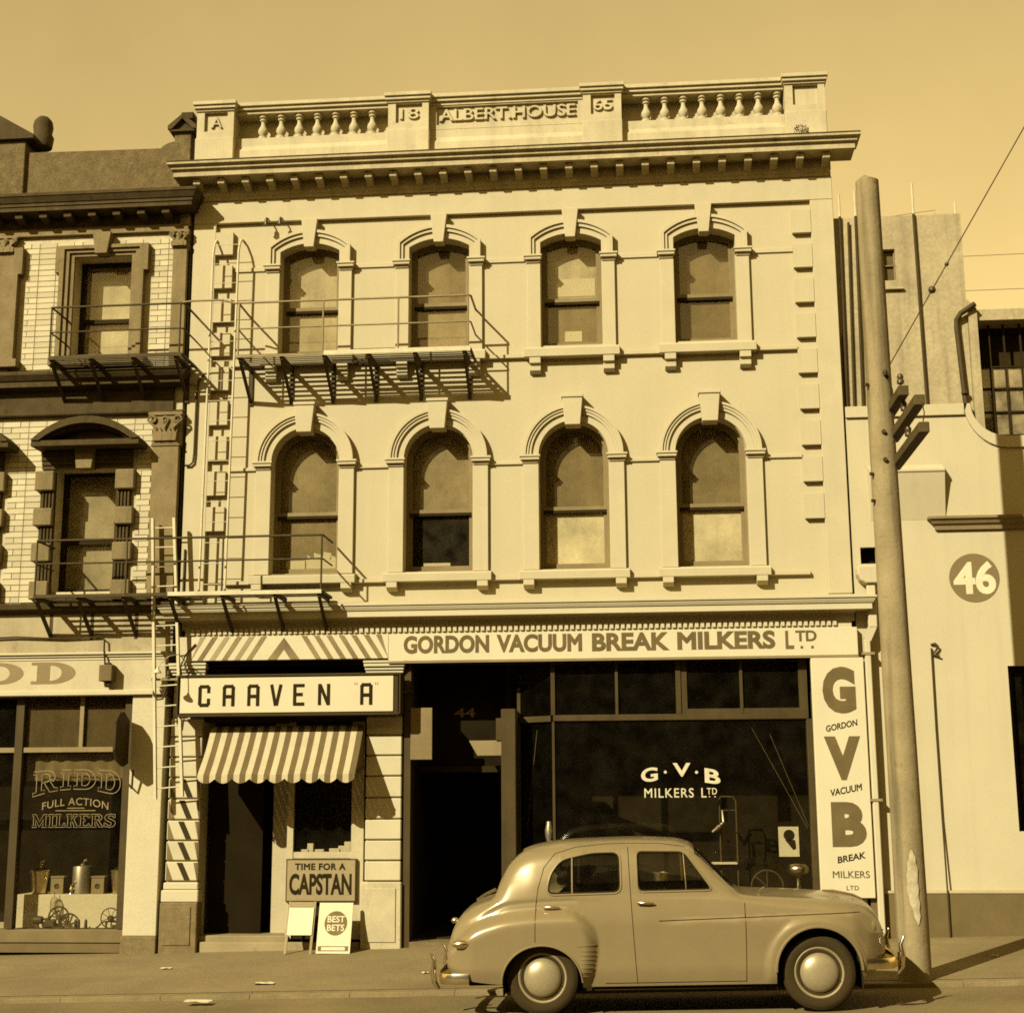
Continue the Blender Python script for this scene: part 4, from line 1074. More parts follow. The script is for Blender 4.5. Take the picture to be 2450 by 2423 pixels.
WN = bpy.data.objects.new('steel_window', None); COL.objects.link(WN); WN.parent = KB; WN.matrix_parent_inverse = Matrix.Translation(tuple(-q for q in KB['_base']))
for x in (4.26, 4.42, 4.60, 4.8):
    ob = MB().box(x, x + 0.02, KY + 0.20, KY + 0.23, 5.75, 7.459).build('glazing_bar', SASHD); ob.parent = WN
for z in (6.02, 6.32, 6.62, 6.90):
    ob = MB().box(4.281, 6.1, KY + 0.205, KY + 0.225, z, z + 0.018).build('glazing_bar', SASHD); ob.parent = WN
ob = MB().box(4.251, 6.19, KY + 0.235, KY + 0.239, 5.76, 6.90).build('pane', glass('dusty_glass', 0.25, 0.1)); ob.parent = WN
SWN = bpy.data.objects.new('small_window', None); COL.objects.link(SWN); SWN.parent = KB; SWN.matrix_parent_inverse = Matrix.Translation(tuple(-q for q in KB['_base']))
for bx in ((3.146, 3.294, 8.02, 8.035), (3.146, 3.294, 8.225, 8.238), (3.146, 3.158, 8.036, 8.434), (3.282, 3.294, 8.036, 8.434)):
    ob = MB().box(bx[0], bx[1], KY + 0.05, KY + 0.08, bx[2], bx[3]).build('glazing_bar', IRONM); ob.parent = SWN
ob = MB().box(3.146, 3.294, KY + 0.085, KY + 0.089, 8.021, 8.434).build('pane', mat('small_pane', 0.16, rough=0.3, var=0.2)); ob.parent = SWN
MB().box(3.11, 3.37, KY - 0.05, KY - 0.001, 7.89, 7.92).build('window_sill', CONC, KB)
def vpipe(x, z0, z1, r, top=None, xb=None):
    MB().path([(xb or x, KY - 0.03, z0), (x, KY - 0.03, z1)], r, 8).build('vent_pipe', PIPE, KB)
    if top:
        MB().path([(x, KY - 0.03, z1 + 0.002), (x, KY - 0.03, top)], r * 0.8, 8).build('lit_vent_top', IRONL, KB)  # pipe tops drawn pale: sunlight put into their colour
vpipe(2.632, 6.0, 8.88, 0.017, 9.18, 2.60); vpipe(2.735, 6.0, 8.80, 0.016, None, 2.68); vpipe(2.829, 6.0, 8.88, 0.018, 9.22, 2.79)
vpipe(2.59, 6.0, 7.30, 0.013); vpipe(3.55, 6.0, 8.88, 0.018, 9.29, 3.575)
MB().path([(4.10, KY + 0.1, 8.876), (4.10, KY + 0.1, 9.08)], 0.012, 6).build('lit_vent_top', IRONL, KB)  # pale for the same reason, sunlight painted on the pipe end
MB().path([(4.055, KY - 0.036, 6.0), (3.99, KY - 0.036, 7.36), (3.995, KY - 0.04, 7.46), (4.04, KY - 0.08, 7.53), (4.215, KY - 0.10, 7.64)], 0.034, 10).build('downpipe', PIPE, KB, smooth=0.8)
MB().lathe([(0.044, 0), (0.044, 0.03)], (4.03, KY - 0.06, 6.5), 10).build('pipe_collar', PIPE, KB)
MB().path([(2.6, KY + 0.8, 9.16), (3.3, KY + 0.8, 9.18), (4.0, KY + 0.8, 9.26), (3.97, KY + 0.8, 9.12)], 0.005, 4).build('roof_rail', IRONM, KB)

# ================================================================== FIRE ESCAPES AND LADDERS
def balcony(label, x0, x1, yf, yw, zf, zr, zm, posts, brackets, slats, front, fmat, group='fire escape balconies', end_rail=(True, True), raildrop=None):
    t = thing('fire_escape', ((x0 + x1) / 2, yw, zf), label, 'fire escape', group)
    # floor: slats along the street, carried on bearers
    n = slats
    for k in range(n):
        y = yf + 0.03 + (yw - yf - 0.05) * k / (n - 1)
        MB().box(x0 + 0.01, x1 - 0.01, y - 0.0165, y + 0.0165, zf + 0.034, zf + 0.041).build('floor_slat', IRON, t)
    for (a, b, h, m) in front:
        MB().box(a, b, yf - 0.012, yf + 0.006, zf - 0.005, zf - 0.005 + h).build('edge_channel', m, t, bev=0.003)
    for xx in (x0, x1):
        MB().box(xx - 0.012, xx + 0.012, yf + 0.007, yw, zf + 0.0, zf + 0.033).build('end_channel', IRON, t)
    for bx in brackets:
        mb = MB().bar((bx, yf + 0.02, zf + 0.0), (bx, yw - 0.005, zf + 0.0), 0.045, 0.045)
        mb.bar((bx, yf + 0.03, zf - 0.02), (bx, yw - 0.01, zf - 0.42), 0.05, 0.03, up=(1, 0, 0))
        mb.bar((bx, yw - 0.015, zf - 0.46), (bx, yw - 0.015, zf - 0.03), 0.045, 0.02, up=(0, 1, 0))
        mb.build('bracket', IRON, t)
    for px in posts:
        MB().path([(px, yf, zf), (px, yf, zr + 0.01)], 0.012, 6).build('post', fmat, t)
    for z in (zr, zm):
        pts = []
        if end_rail[0]: pts += [(x0, yw, z), (x0, yf + 0.04, z), (x0 + 0.012, yf + 0.01, z)]
        pts += [(x0 + 0.04, yf, z), (x1 - 0.04, yf, z)]
        if end_rail[1]: pts += [(x1 - 0.012, yf + 0.01, z), (x1, yf + 0.04, z), (x1, yw, z)]
        MB().path(pts, 0.014 if z == zr else 0.011, 6).build('handrail', fmat, t)
    return t
balcony('small rusty balcony at the upper hooded window of the brick building', -7.38, -5.66, -0.62, -0.06, 7.12, 7.81, 7.48, [-7.38, -5.70], [-7.36, -6.85, -6.30, -5.75], 8,
        [(-7.38, -5.66, 0.05, IRON)], IRON)
t = balcony('long upper balcony under two windows of the cream building', -4.96, -2.02, -0.60, -0.002, 7.075, 7.79, 7.45, [-4.95, -3.875, -2.926, -2.05], [-4.93, -4.40, -3.86, -3.30, -2.72, -2.10], 8,
            [(-4.96, -3.86, 0.035, IRONM), (-3.859, -2.02, 0.06, IRONL)], IRONM)
for k in range(6):
    y = -0.55 + 0.09 * k
    MB().box(-3.84, -2.04, y - 0.010, y + 0.010, 7.122, 7.128).build('floor_slat', IRON, t)
MB().path([(-5.70, -0.60, 7.81), (-5.66, -0.60, 7.83), (-5.55, -0.60, 7.84), (-5.20, -0.60, 7.84), (-5.10, -0.60, 7.82), (-5.02, -0.60, 7.79), (-4.96, -0.60, 7.79)], 0.013, 6).build('linking_rail', IRONM, t)
t = balcony('longest balcony, lowest of the three, running from the brick building onto the cream one', -7.40, -3.82, -0.62, -0.062, 4.09, 4.80, 4.51, [-7.39, -6.25, -5.05, -3.83], [-7.38, -6.85, -6.28, -5.70, -5.05, -4.40, -3.86], 7,
            [(-7.40, -5.72, 0.035, IRON), (-5.719, -3.82, 0.05, IRONL)], IRON)

def ladder(name, label, a0, a1, b0, b1, n, r, m, hook=False, flat=None):
    """a0->a1 left stile bottom/top, b0->b1 right stile."""
    t = thing(name, tuple((Vector(a0) + Vector(b0)) / 2), label, 'ladder')
    for p, q in ((a0, a1), (b0, b1)):
        pts = [p, q]
        if hook:
            q = Vector(q); pts = [p, (q.x, q.y, q.z - 0.22), (q.x, q.y + 0.05, q.z - 0.1), (q.x, q.y + 0.13, q.z - 0.02), (q.x, -0.005, q.z)]
        if flat:
            MB().bar(p, q, flat[0], flat[1], up=(0, 1, 0)).build('stile', m, t)
        else:
            MB().path(pts, r, 6).build('stile', m, t)
    for k in range(n):
        f = (k + 0.5) / n
        p = Vector(a0).lerp(Vector(a1), f); q = Vector(b0).lerp(Vector(b1), f)
        MB().path([p, q], 0.005 if not flat else 0.009, 5).build('rung', m, t)
    return t
ladder('fixed_ladder', 'tall thin pale iron ladder fixed over the quoins of the cream building', (-5.46, -0.215, 4.15), (-5.43, -0.215, 8.86), (-5.13, -0.215, 4.15), (-5.095, -0.215, 8.86), 18, 0.0155, IRONL, hook=True)
ladder('drop_ladder', 'pale wooden drop ladder hanging below the lowest balcony', (-5.885, -0.26, 1.67), (-6.07, -0.26, 5.12), (-5.555, -0.26, 1.70), (-5.795, -0.26, 5.12), 14, 0.02, mat('pale_ladder', 0.86, var=0.08), flat=(0.032, 0.05))

# ================================================================== SIGNS, AWNING, BOARDS
YS = -0.10
S = thing('fascia_sign', (-0.27, YS, 3.30), 'long white fascia sign with brown capitals over the big show window', 'sign')
MB().box(-3.085, 2.56, YS - 0.02, YS + 0.095, 3.305, 3.638).build('board', SIGNW, S, bev=0.004)
MB().box(-3.085, 2.56, YS - 0.035, YS - 0.001, 3.278, 3.304).build('bottom_bead', WOODL, S)
yl = YS - 0.0205
for w_, x0, x1 in (('GORDON', -2.90, -1.85), ('VACUUM', -1.76, -0.72), ('BREAK', -0.60, 0.335), ('MILKERS', 0.425, 1.59)):
    text('lettering', w_, x0, x1, 3.392, 3.612, yl, SIGNL, S, bold=0.042, depth=0.003)
text('lettering', 'L', 1.71, 1.81, 3.385, 3.605, yl, SIGNL, S, bold=0.03, depth=0.003)
text('lettering', 'TD', 1.83, 2.08, 3.475, 3.605, yl, SIGNL, S, bold=0.03, depth=0.003)
for x in (1.885, 2.01): MB().box(x, x + 0.03, yl - 0.003, yl, 3.39, 3.42).build('lettering', SIGNL, S)

S = thing('striped_fascia', (-4.3, YS, 3.34), 'white fascia board with faded diagonal stripes meeting in a chevron', 'sign')
MB().box(-5.56, -3.087, YS - 0.02, YS + 0.095, 3.342, 3.638).build('board', SIGNW, S, bev=0.004)
MB().box(-5.72, -5.561, YS - 0.01, YS + 0.07, 3.325, 3.638).build('end_board', SHOP, S)
z0, z1 = 3.346, 3.634
for k in range(8):
    for sgn in (-1, 1):
        ap = -4.39
        if k == 0 and sgn == 1: continue
        if k == 0:
            pts = [(ap - 0.20, z0), (ap - 0.085, z0), (ap, 3.47), (ap + 0.085, z0), (ap + 0.20, z0), (ap, 3.615)]
        else:
            b_ = ap + sgn * (0.06 + 0.155 * k); w_ = sgn * 0.068
            pts = [(b_ + sgn * 0.185, z0), (b_ + sgn * 0.185 + w_, z0), (b_ + w_, z1), (b_, z1)]
            pts = [(min(max(x, -5.555), -3.092), z) for x, z in pts]
            if abs(pts[0][0] - pts[1][0]) + abs(pts[2][0] - pts[3][0]) < 0.02: continue
            if sgn < 0: pts = pts[::-1]
        faded = k in (2, 4, 6) and sgn < 0
        MB().prism(pts, yl - 0.0025, yl).build('stripe', mat('stripe_faded', 0.50, var=0.15) if faded else STRP, S)

S = thing('sign_box', (-4.28, -0.3, 2.65), 'long white light-box sign with spaced dark capitals above the awning', 'sign')
MB().box(-5.61, -2.93, -0.34, -0.12, 2.675, 3.125).build('box', mat('sign_box_edge', 0.07), S)
MB().box(-5.60, -2.985, -0.352, -0.341, 2.69, 3.11).build('face', SIGNW, S)
for a in ((-5.625, -2.915, 3.126, 3.15), (-5.625, -2.915, 2.65, 2.674)):
    MB().box(a[0], a[1], -0.36, -0.11, a[2], a[3]).build('edge_strip', mat('sign_box_edge', 0.07), S)
for x in (-5.645, -2.914): MB().box(x, x + 0.018, -0.355, -0.11, 2.66, 3.145).build('edge_strip', mat('sign_box_edge', 0.07), S)
MB().bar((-2.91, -0.2, 2.92), (-2.80, -0.02, 2.95), 0.02, 0.02).build('bracket_arm', IRON, S)
def block_letter(ch, x0, z0, w_, h):
    P = lambda u, v: (x0 + u * w_, z0 + v * h)
    k = 0.14
    if ch == 'C': return [[P(1, .72), P(1, 1 - k * .5), P(1 - k, 1), P(k, 1), P(0, 1 - k * .6), P(0, k * .6), P(k, 0), P(1 - k, 0), P(1, k * .6), P(1, .28)]]
    if ch in 'RA': return [[P(0, 0), P(0, 1 - k * .6), P(k, 1), P(1 - k, 1), P(1, 1 - k * .6), P(1, .58 if ch == 'R' else .5), P(1, 0)], [P(.12, .45), P(.88, .45)]]
    if ch == 'V': return [[P(0, 1), P(.42, 0)], [P(1, 1), P(.58, 0)]]
    if ch == 'E': return [[P(.95, 1), P(0, 1), P(0, 0), P(.95, 0)], [P(.12, .52), P(.75, .52)]]
    if ch == 'N': return [[P(0, 0), P(0, 1)], [P(.08, .98), P(.92, .02)], [P(1, 0), P(1, 1)]]
lx = [-5.355, -5.053, -4.748, -4.468, -4.185, -3.88, -3.365]
for ch, x in zip('CRAVENA', lx):
    strokes('lettering', block_letter(ch, x, 2.785, 0.108, 0.222), 0.038, -0.3525, 0.004, SIGND, S)
for x in (-3.455, -3.43, -3.205, -3.18):
    MB().box(x, x + 0.010, -0.355, -0.3525, 3.005, 3.035).build('lettering', SIGNM, S)

# awning: striped canvas slope with a scalloped valance
A = thing('awning', (-4.34, -0.02, 1.9), 'striped canvas awning with scalloped edge over the small shop door', 'awning')
n = 26; ax0, ax1 = -5.28, -3.39; yt, zt, yb_, zb_ = -0.06, 2.54, -0.58, 1.95
for k in range(n):
    a = ax0 + (ax1 - ax0) * k / n; b = ax0 + (ax1 - ax0) * (k + 1) / n - 0.0005
    mb = MB(); m_ = 6; cols = [a + (b - a) * q / 4 for q in range(5)]; rows = []
    for j in range(m_ + 1):
        f = j / m_; sag = 0.025 * math.sin(math.pi * f)
        rows.append([(x, yt + (yb_ - yt) * f, zt + (zb_ - zt) * f - sag + 0.004 * math.sin(x * 9.0) * f) for x in cols])
    per = (ax1 - ax0) / 9
    for j in range(1, 4):
        f = j / 3
        rows.append([(x, yb_ - 0.010 * f + 0.006 * f * math.sin(x * 23.0), zb_ - f * (0.040 + 0.062 * abs(math.sin(math.pi * (x - ax0) / per)) ** 0.7)) for x in cols])
    for r_ in rows: mb.v += r_
    for j in range(len(rows) - 1):
        for q in range(4): mb.f.append((5 * j + q, 5 * j + q + 1, 5 * j + q + 6, 5 * j + q + 5))
    mb.build('canvas_strip', CANVD if k % 2 else CANV, A)
for x in (ax0 - 0.004, ax1 + 0.004):
    MB().prism([(0, 0)] * 0 + [(0, 0), (1, 0), (1, 1)], 0, 0.001) if False else None
    MB().add([(x, yt, zt), (x, yb_, zb_), (x, yb_, zb_ - 0.06), (x, yt, zb_ + 0.06)], [(0, 1, 2, 3)]).build('side_cheek', CANVD, A)
    MB().path([(x, yt, zb_ + 0.10), (x, yb_, zb_ + 0.0)], 0.01, 6).build('arm', IRON, A)
MB().path([(ax0, yb_ + 0.012, zb_ - 0.008), (ax1, yb_ + 0.012, zb_ - 0.008)], 0.010, 6).build('front_rod', IRON, A)

# upright sign
S = thing('upright_sign', (2.30, -0.12, 0.51), 'tall white upright sign with big initials beside the show window', 'sign')
MB().box(1.995, 2.61, -0.15, -0.06, 0.51, 3.272).build('board', SIGNW, S, bev=0.006)
ys2 = -0.1505
text('lettering', 'G', 2.115, 2.50, 2.615, 3.165, ys2, SIGNL, S, bold=0.065, depth=0.003)
text('lettering', 'GORDON', 2.135, 2.50, 2.40, 2.475, ys2, SIGND, S, bold=0.022, depth=0.003, slope=0.20)
text('lettering', 'V', 2.105, 2.525, 1.845, 2.35, ys2, SIGNL, S, bold=0.07, depth=0.003)
text('lettering', 'VACUUM', 2.15, 2.515, 1.655, 1.735, ys2, SIGND, S, bold=0.022, depth=0.003, slope=0.20)
text('lettering', 'B', 2.15, 2.545, 1.085, 1.595, ys2, SIGNL, S, bold=0.065, depth=0.003)
text('lettering', 'BREAK', 2.20, 2.52, 0.90, 0.975, ys2, SIGND, S, bold=0.022, depth=0.003, slope=0.18)
text('lettering', 'MILKERS', 2.135, 2.555, 0.735, 0.815, ys2, mat('sign_letter_mid', 0.15), S, bold=0.006, depth=0.003, slope=0.0)
text('lettering', 'LTD', 2.285, 2.425, 0.60, 0.65, ys2, mat('sign_letter_mid', 0.15), S, bold=0.008, depth=0.003, spacing=1.1)

# cigarette advertisement under the small shop window
S = thing('advert_board', (-3.9, 0.08, 0.45), 'buff advertising board with two dark lines under the small shop window', 'sign')
MB().box(-4.335, -3.475, 0.045, 0.085, 0.452, 0.955).build('frame', mat('advert_frame', 0.10), S)
MB().box(-4.318, -3.49, 0.035, 0.0445, 0.468, 0.94).build('face', SIGNM, S)
text('lettering', 'TIME FOR A', -4.225, -3.605, 0.825, 0.905, 0.0345, SIGND, S, bold=0.035, depth=0.003, spacing=1.1)
text('lettering', 'CAPSTAN', -4.29, -3.53, 0.535, 0.785, 0.0345, SIGND, S, bold=0.034, depth=0.003)

# sandwich boards on the footpath
def tilted(pts_xz, y_at, th):
    pass
S = thing('easel_board', (-4.08, -0.22, gz(-4.08, -0.22)), 'small blank white easel board with thin wooden legs on the footpath', 'sign')
def slant(x0, x1, z0, z1, th, yb0, yb1, zb0, zb1, name, m, par, pr=0.0):
    """Panel lying in a plane that leans from (yb0,zb0) to (yb1,zb1)."""
    def yy(z): return yb0 + (yb1 - yb0) * (z - zb0) / (zb1 - zb0)
    vs = []
    for x, z in ((x0, z0), (x1, z0), (x1, z1), (x0, z1)): vs.append((x, yy(z) - pr, z))
    for x, z in ((x0, z0), (x1, z0), (x1, z1), (x0, z1)): vs.append((x, yy(z) - pr + th, z))
    return MB().add(vs, [(0, 1, 2, 3), (7, 6, 5, 4), (0, 4, 5, 1), (1, 5, 6, 2), (2, 6, 7, 3), (3, 7, 4, 0)]).build(name, m, par)
g0 = gz(-4.08, -0.3)
EW = mat('easel_wood', 0.42, var=0.1)
slant(-4.245, -4.215, g0, 0.47, 0.02, -0.36, -0.14, g0, 0.47, 'leg', EW, S)
slant(-3.945, -3.915, g0, 0.47, 0.02, -0.36, -0.14, g0, 0.47, 'leg', EW, S)
slant(-4.214, -3.946, 0.41, 0.465, 0.018, -0.36, -0.14, g0, 0.47, 'rail', EW, S)
slant(-4.228, -3.932, 0.10, 0.405, 0.012, -0.36, -0.14, g0, 0.47, 'panel', PAPER, S, pr=0.014)
slant(-4.10, -4.07, g0, 0.46, 0.02, -0.02, -0.11, g0, 0.46, 'back_leg', DARK2, S)
S = thing('poster_board', (-3.65, -0.3, gz(-3.65, -0.3)), 'white poster board with a brown ball and racing slogan, leaning on the footpath', 'sign')
g1 = gz(-3.65, -0.36)
a_ = (-0.40, -0.22, g1, 0.462)
slant(-3.855, -3.455, g1 + 0.004, 0.462, 0.02, *a_, 'board', PAPER, S)
def onb(z, pr=0.0022): return a_[0] + (a_[1] - a_[0]) * (z - a_[2]) / (a_[3] - a_[2]) - pr
mb = MB(); n = 28
vs = [(-3.645 + 0.135 * math.cos(2 * math.pi * k / n), onb(0.235 + 0.135 * math.sin(2 * math.pi * k / n)), 0.235 + 0.135 * math.sin(2 * math.pi * k / n)) for k in range(n)]
mb.add(vs, [tuple(range(n))]); mb.build('printed_ball', mat('poster_brown', 0.24), S)
slant(-3.835, -3.475, g1 + 0.03, g1 + 0.085, 0.001, *a_, 'printed_strip', mat('poster_brown', 0.24), S, pr=0.002)
slant(-3.795, -3.515, g1 + 0.04, g1 + 0.075, 0.001, *a_, 'printed_strip', PAPER, S, pr=0.0045)
for w_, zz in (('BEST', 0.245), ('BETS', 0.15)):
    t_ = text('lettering', w_, -3.745, -3.54, zz, zz + 0.072, -0.3, PAPER, S, bold=0.02, depth=0.001)
    for v in t_.data.vertices: v.co.y = onb(v.co.z, 0.004) + (v.co.y + 0.3)

# board hung in the doorway
ob = MB().box(-2.815, -2.55, -0.07, -0.04, 2.12, 2.74).build('hanging_board', mat('doorway_board', 0.30, var=0.15, spot=0.15), None, bev=0.005)
tag(ob, 'plain brown board hung inside the dark doorway beside the rusticated pier', 'board')
# projecting sign seen edge-on at the left shop
S = thing('projecting_sign', (-6.32, -0.3, 2.0), 'brown projecting sign seen edge-on at the white pier of the milker shop', 'sign')
def sidep(pts, x0, x1):
    n_ = len(pts); return MB().add([(x0, y, z) for y, z in pts] + [(x1, y, z) for y, z in pts], [tuple(range(n_)), tuple(range(2 * n_ - 1, n_ - 1, -1))] + [(i, (i + 1) % n_, n_ + (i + 1) % n_, n_ + i) for i in range(n_)])
sidep([(-0.10, 2.62), (-0.30, 2.72), (-0.44, 2.70), (-0.56, 2.60), (-0.57, 2.25), (-0.46, 2.12), (-0.25, 2.06), (-0.10, 2.10)], -6.335, -6.30).build('panel', mat('projecting_sign', 0.07, var=0.3), S, bev=0.004)
MB().path([(-6.318, -0.085, 2.5), (-6.318, -0.5, 2.5)], 0.012, 6).build('bracket', IRON, S)
MB().path([(-6.30, -0.085, 1.86), (-6.22, -0.16, 1.80), (-6.20, -0.2, 2.02)], 0.014, 6).build('stay', IRON, S)

# ================================================================== FITTINGS ON THE WALLS
S = thing('meter_box', (-6.59, -0.1, 3.1), 'grey service box on the fascia of the milker shop with a wire above', 'box')
MB().box(-6.675, -6.51, -0.24, -0.091, 3.10, 3.30).build('case', mat('meter_box', 0.22, var=0.15), S, bev=0.008)
MB().box(-6.61, -6.56, -0.20, -0.11, 3.301, 3.33).build('gland', IRON, S)
MB().path([(-6.64, -0.13, 3.30), (-6.655, -0.15, 3.50), (-6.66, -0.14, 3.62), (-6.72, -0.115, 3.66), (-7.2, -0.11, 3.64), (-7.8, -0.115, 3.67), (-8.6, -0.115, 3.65)], 0.012, 5).build('wire', PIPE, S)
for x in (-6.60, -6.56): MB().lathe([(0.03, 0), (0.035, -0.04), (0.02, -0.07)], (x, -0.16, 3.10), 8).build('fuse', CERAM, S)
for k, x in enumerate((-4.76, -4.575)):
    S = thing('wall_insulator', (x, -0.12, 9.0), ['left of two', 'right of two'][k] + ' small dark insulators hung under the frieze of the cream building', 'insulator', 'insulators under the frieze')
    MB().path([(x, -0.063, 9.13), (x, -0.14, 9.11), (x, -0.15, 9.06)], 0.010, 6).build('pin', IRON, S)
    MB().lathe([(0.0, 0.055), (0.022, 0.05), (0.03, 0.02), (0.026, 0.0), (0.04, -0.03), (0.0, -0.035)], (x, -0.15, 9.03), 10).build('cup', CERAM, S, smooth=0.8)
S = thing('swan_neck_lamp', (-5.66, -0.1, 3.2), 'small swan-neck lamp leaning out over the light-box sign', 'lamp')
MB().path([(-5.62, -0.10, 3.22), (-5.60, -0.22, 3.34), (-5.62, -0.40, 3.40), (-5.68, -0.58, 3.36), (-5.74, -0.68, 3.28), (-5.765, -0.72, 3.21)], 0.006, 6).build('neck', IRONL, S, smooth=0.8)
MB().lathe([(0.012, 0.05), (0.018, 0.025), (0.05, -0.015), (0.052, -0.022), (0.0, -0.018)], (-5.77, -0.725, 3.17), 14).build('shade', IRONL, S, smooth=0.8)
S = thing('service_bracket', (-5.84, -0.15, 3.1), 'dark service wire bracket with insulators between the two shop fronts', 'bracket')
MB().box(-6.02, -5.56, -0.22, -0.19, 3.10, 3.125).build('crossbar', IRONM, S)
MB().bar((-5.84, -0.20, 3.0), (-5.84, -0.09, 3.0), 0.03, 0.03).build('stay', IRON, S)
MB().path([(-6.0, -0.20, 3.11), (-5.95, -0.3, 2.92), (-5.90, -0.3, 2.86), (-5.84, -0.28, 2.87), (-5.83, -0.22, 3.0)], 0.012, 6).build('loop', IRON, S)
for x in (-5.98, -5.80, -5.66): MB().lathe([(0.0, 0.10), (0.02, 0.095), (0.028, 0.05), (0.022, 0.03), (0.034, 0.0), (0.0, 0.0)], (x, -0.205, 3.126), 8).build('insulator', CERAM, S)
MB().path([(-5.70, -0.1, 2.55), (-5.71, -0.16, 2.9), (-5.70, -0.17, 3.06), (-5.66, -0.16, 3.30), (-5.62, -0.13, 3.42), (-5.50, -0.135, 3.55)], 0.010, 5).build('wire', PIPE, S)
S = thing('conduit', (-5.70, -0.05, 0.4), 'dark conduit pipe running up the inner corner of the cream building', 'conduit')
MB().path([(-5.735, -0.09, 5.83), (-5.68, -0.09, 5.83), (-5.635, -0.09, 5.87), (-5.625, -0.09, 5.98), (-5.62, -0.09, 6.8), (-5.60, -0.09, 6.95), (-5.53, -0.09, 7.02)], 0.014, 6).build('upper_run', PIPE, S)
MB().path([(-5.735, -0.09, 6.90), (-5.67, -0.09, 6.90), (-5.64, -0.09, 6.87)], 0.007, 5).build('branch', PIPE, S)
MB().path([(-5.70, -0.075, 4.2), (-5.70, -0.075, 4.75)], 0.014, 6).build('lower_run', PIPE, S)

# weed rooted on the cornice
W_ = thing('weed', (2.168, -0.2, 9.90), 'bushy weed growing on the cornice under the end pier', 'plant')
mb = MB(); rr = random.Random(5)
for k in range(130):
    th = rr.uniform(0, 6.28); r_ = rr.random() ** 0.5 * 0.085; h = rr.uniform(0.02, 0.13)
    p = Vector((2.168 + r_ * math.cos(th), -0.22 + r_ * 0.6 * math.sin(th), 9.905 + h * (1.2 - r_ * 5)))
    d = Vector((math.cos(th), math.sin(th) * 0.6, rr.uniform(0.2, 1.4))).normalized() * rr.uniform(0.015, 0.035)
    s_ = d.cross(Vector((rr.uniform(-1, 1), rr.uniform(-1, 1), 0.3))).normalized() * 0.008
    mb.add([p - s_, p + s_, p + d], [(0, 1, 2)])
mb.build('leaves', LEAF, W_)
mb = MB()
for k in range(7):
    th = k * 0.9; mb.path([(2.168, -0.22, 9.89), (2.168 + 0.05 * math.cos(th), -0.22 + 0.03 * math.sin(th), 9.98)], 0.003, 4)
mb.build('stems', LEAF, W_)

# ================================================================== TIMBER POLE AND WIRES
PX, PY = 2.545, -2.78
pb = gz(PX, PY)
T = thing('utility_pole', (PX, PY, pb), 'thick weathered timber pole at the kerb with three crossarms', 'pole')
mb = MB(); rr = random.Random(3); rings = []
n = 20; hs = [pb - 0.15, pb + 0.05, 0.5, 1.2, 2.0, 3.0, 4.0, 5.0, 6.0, 7.0, 7.8, 8.13]
for k, h in enumerate(hs):
    f = (h - hs[0]) / (hs[-1] - hs[0]); r_ = 0.158 - 0.036 * f
    cxp = PX + 0.012 - 0.035 * f
    for j in range(n):
        a = 2 * math.pi * j / n; q = r_ * (1 + 0.025 * math.sin(3 * a + 0.7 * k) + rr.uniform(-0.008, 0.008))
        mb.v.append((cxp + q * math.cos(a), PY + q * math.sin(a), h))
for k in range(len(hs) - 1):
    for j in range(n): mb.f.append((k * n + j, k * n + (j + 1) % n, (k + 1) * n + (j + 1) % n, (k + 1) * n + j))
o_ = (len(hs) - 1) * n
mb.v.append((PX - 0.05, PY - 0.02, 8.20)); mb.f += [(o_ + j, o_ + (j + 1) % n, len(mb.v) - 1) for j in range(n)]
mb.build('post', POLEM, T, smooth=0.9)
mb = MB()                                                  # pale peeled scar low on the pole
vs = []; fs = []
na = 7
rows_ = [(1.15, .02, .06), (1.12, -.12, .10), (1.07, -.16, .24), (1.02, -.30, .22), (0.96, -.28, .34), (0.90, -.38, .30), (0.84, -.34, .27), (0.78, -.42, .33), (0.71, -.30, .26), (0.64, -.26, .36), (0.58, -.10, .28), (0.52, -.06, .33), (0.47, 0.08, .24), (0.44, .14, .19)]
for zz, a0, a1 in rows_:
    f = (zz - hs[0]) / (hs[-1] - hs[0]); r_ = 0.158 - 0.036 * f + 0.0035
    for j in range(na):
        a = -math.pi / 2 + 0.05 + (a0 + (a1 - a0) * j / (na - 1)); mb.v.append((PX + 0.012 - 0.035 * f + r_ * 1.02 * math.cos(a), PY + r_ * 1.02 * math.sin(a), zz))
for i in range(len(rows_) - 1):
    for j in range(na - 1): mb.f.append((i * na + j, i * na + j + 1, (i + 1) * na + j + 1, (i + 1) * na + j))
mb.build('peeled_scar', mat('peeled_wood', 0.66, var=0.25, scale=10, streak=0.3), T)
for (z, ye, x) in ((5.60, -3.50, 2.645), (5.33, -4.13, 2.672), (5.035, -4.24, 2.676)):
    arm = MB().box(x - 0.05, x + 0.05, ye, PY + 0.16, z - 0.05, z + 0.055).build('crossarm', ARMM, T, bev=0.008)
    for yy in ((-3.36,) if z > 5.5 else (-3.32,) if z > 5.2 else (-3.45,)):
        ins = MB().lathe([(0.012, 0.0), (0.012, 0.05), (0.035, 0.055), (0.038, 0.085), (0.026, 0.10), (0.034, 0.125), (0.02, 0.155), (0.0, 0.16)], (x, yy, z + 0.055), 10).build('insulator', CERAM, None, smooth=0.8)
        ins.parent = arm
        ins.parent = T; ins.matrix_parent_inverse = Matrix.Translation((-PX, -PY, -pb))
MB().path([(2.676, -4.2, 5.30), (2.69, -4.22, 5.18), (2.676, -4.2, 5.09)], 0.006, 5).build('jumper_wire', PIPE, T)
MB().path([(2.59, PY - 0.13, 5.957), (2.645, PY - 0.10, 5.78), (2.66, PY - 0.05, 5.55)], 0.009, 5).build('pole_wire', PIPE, T)
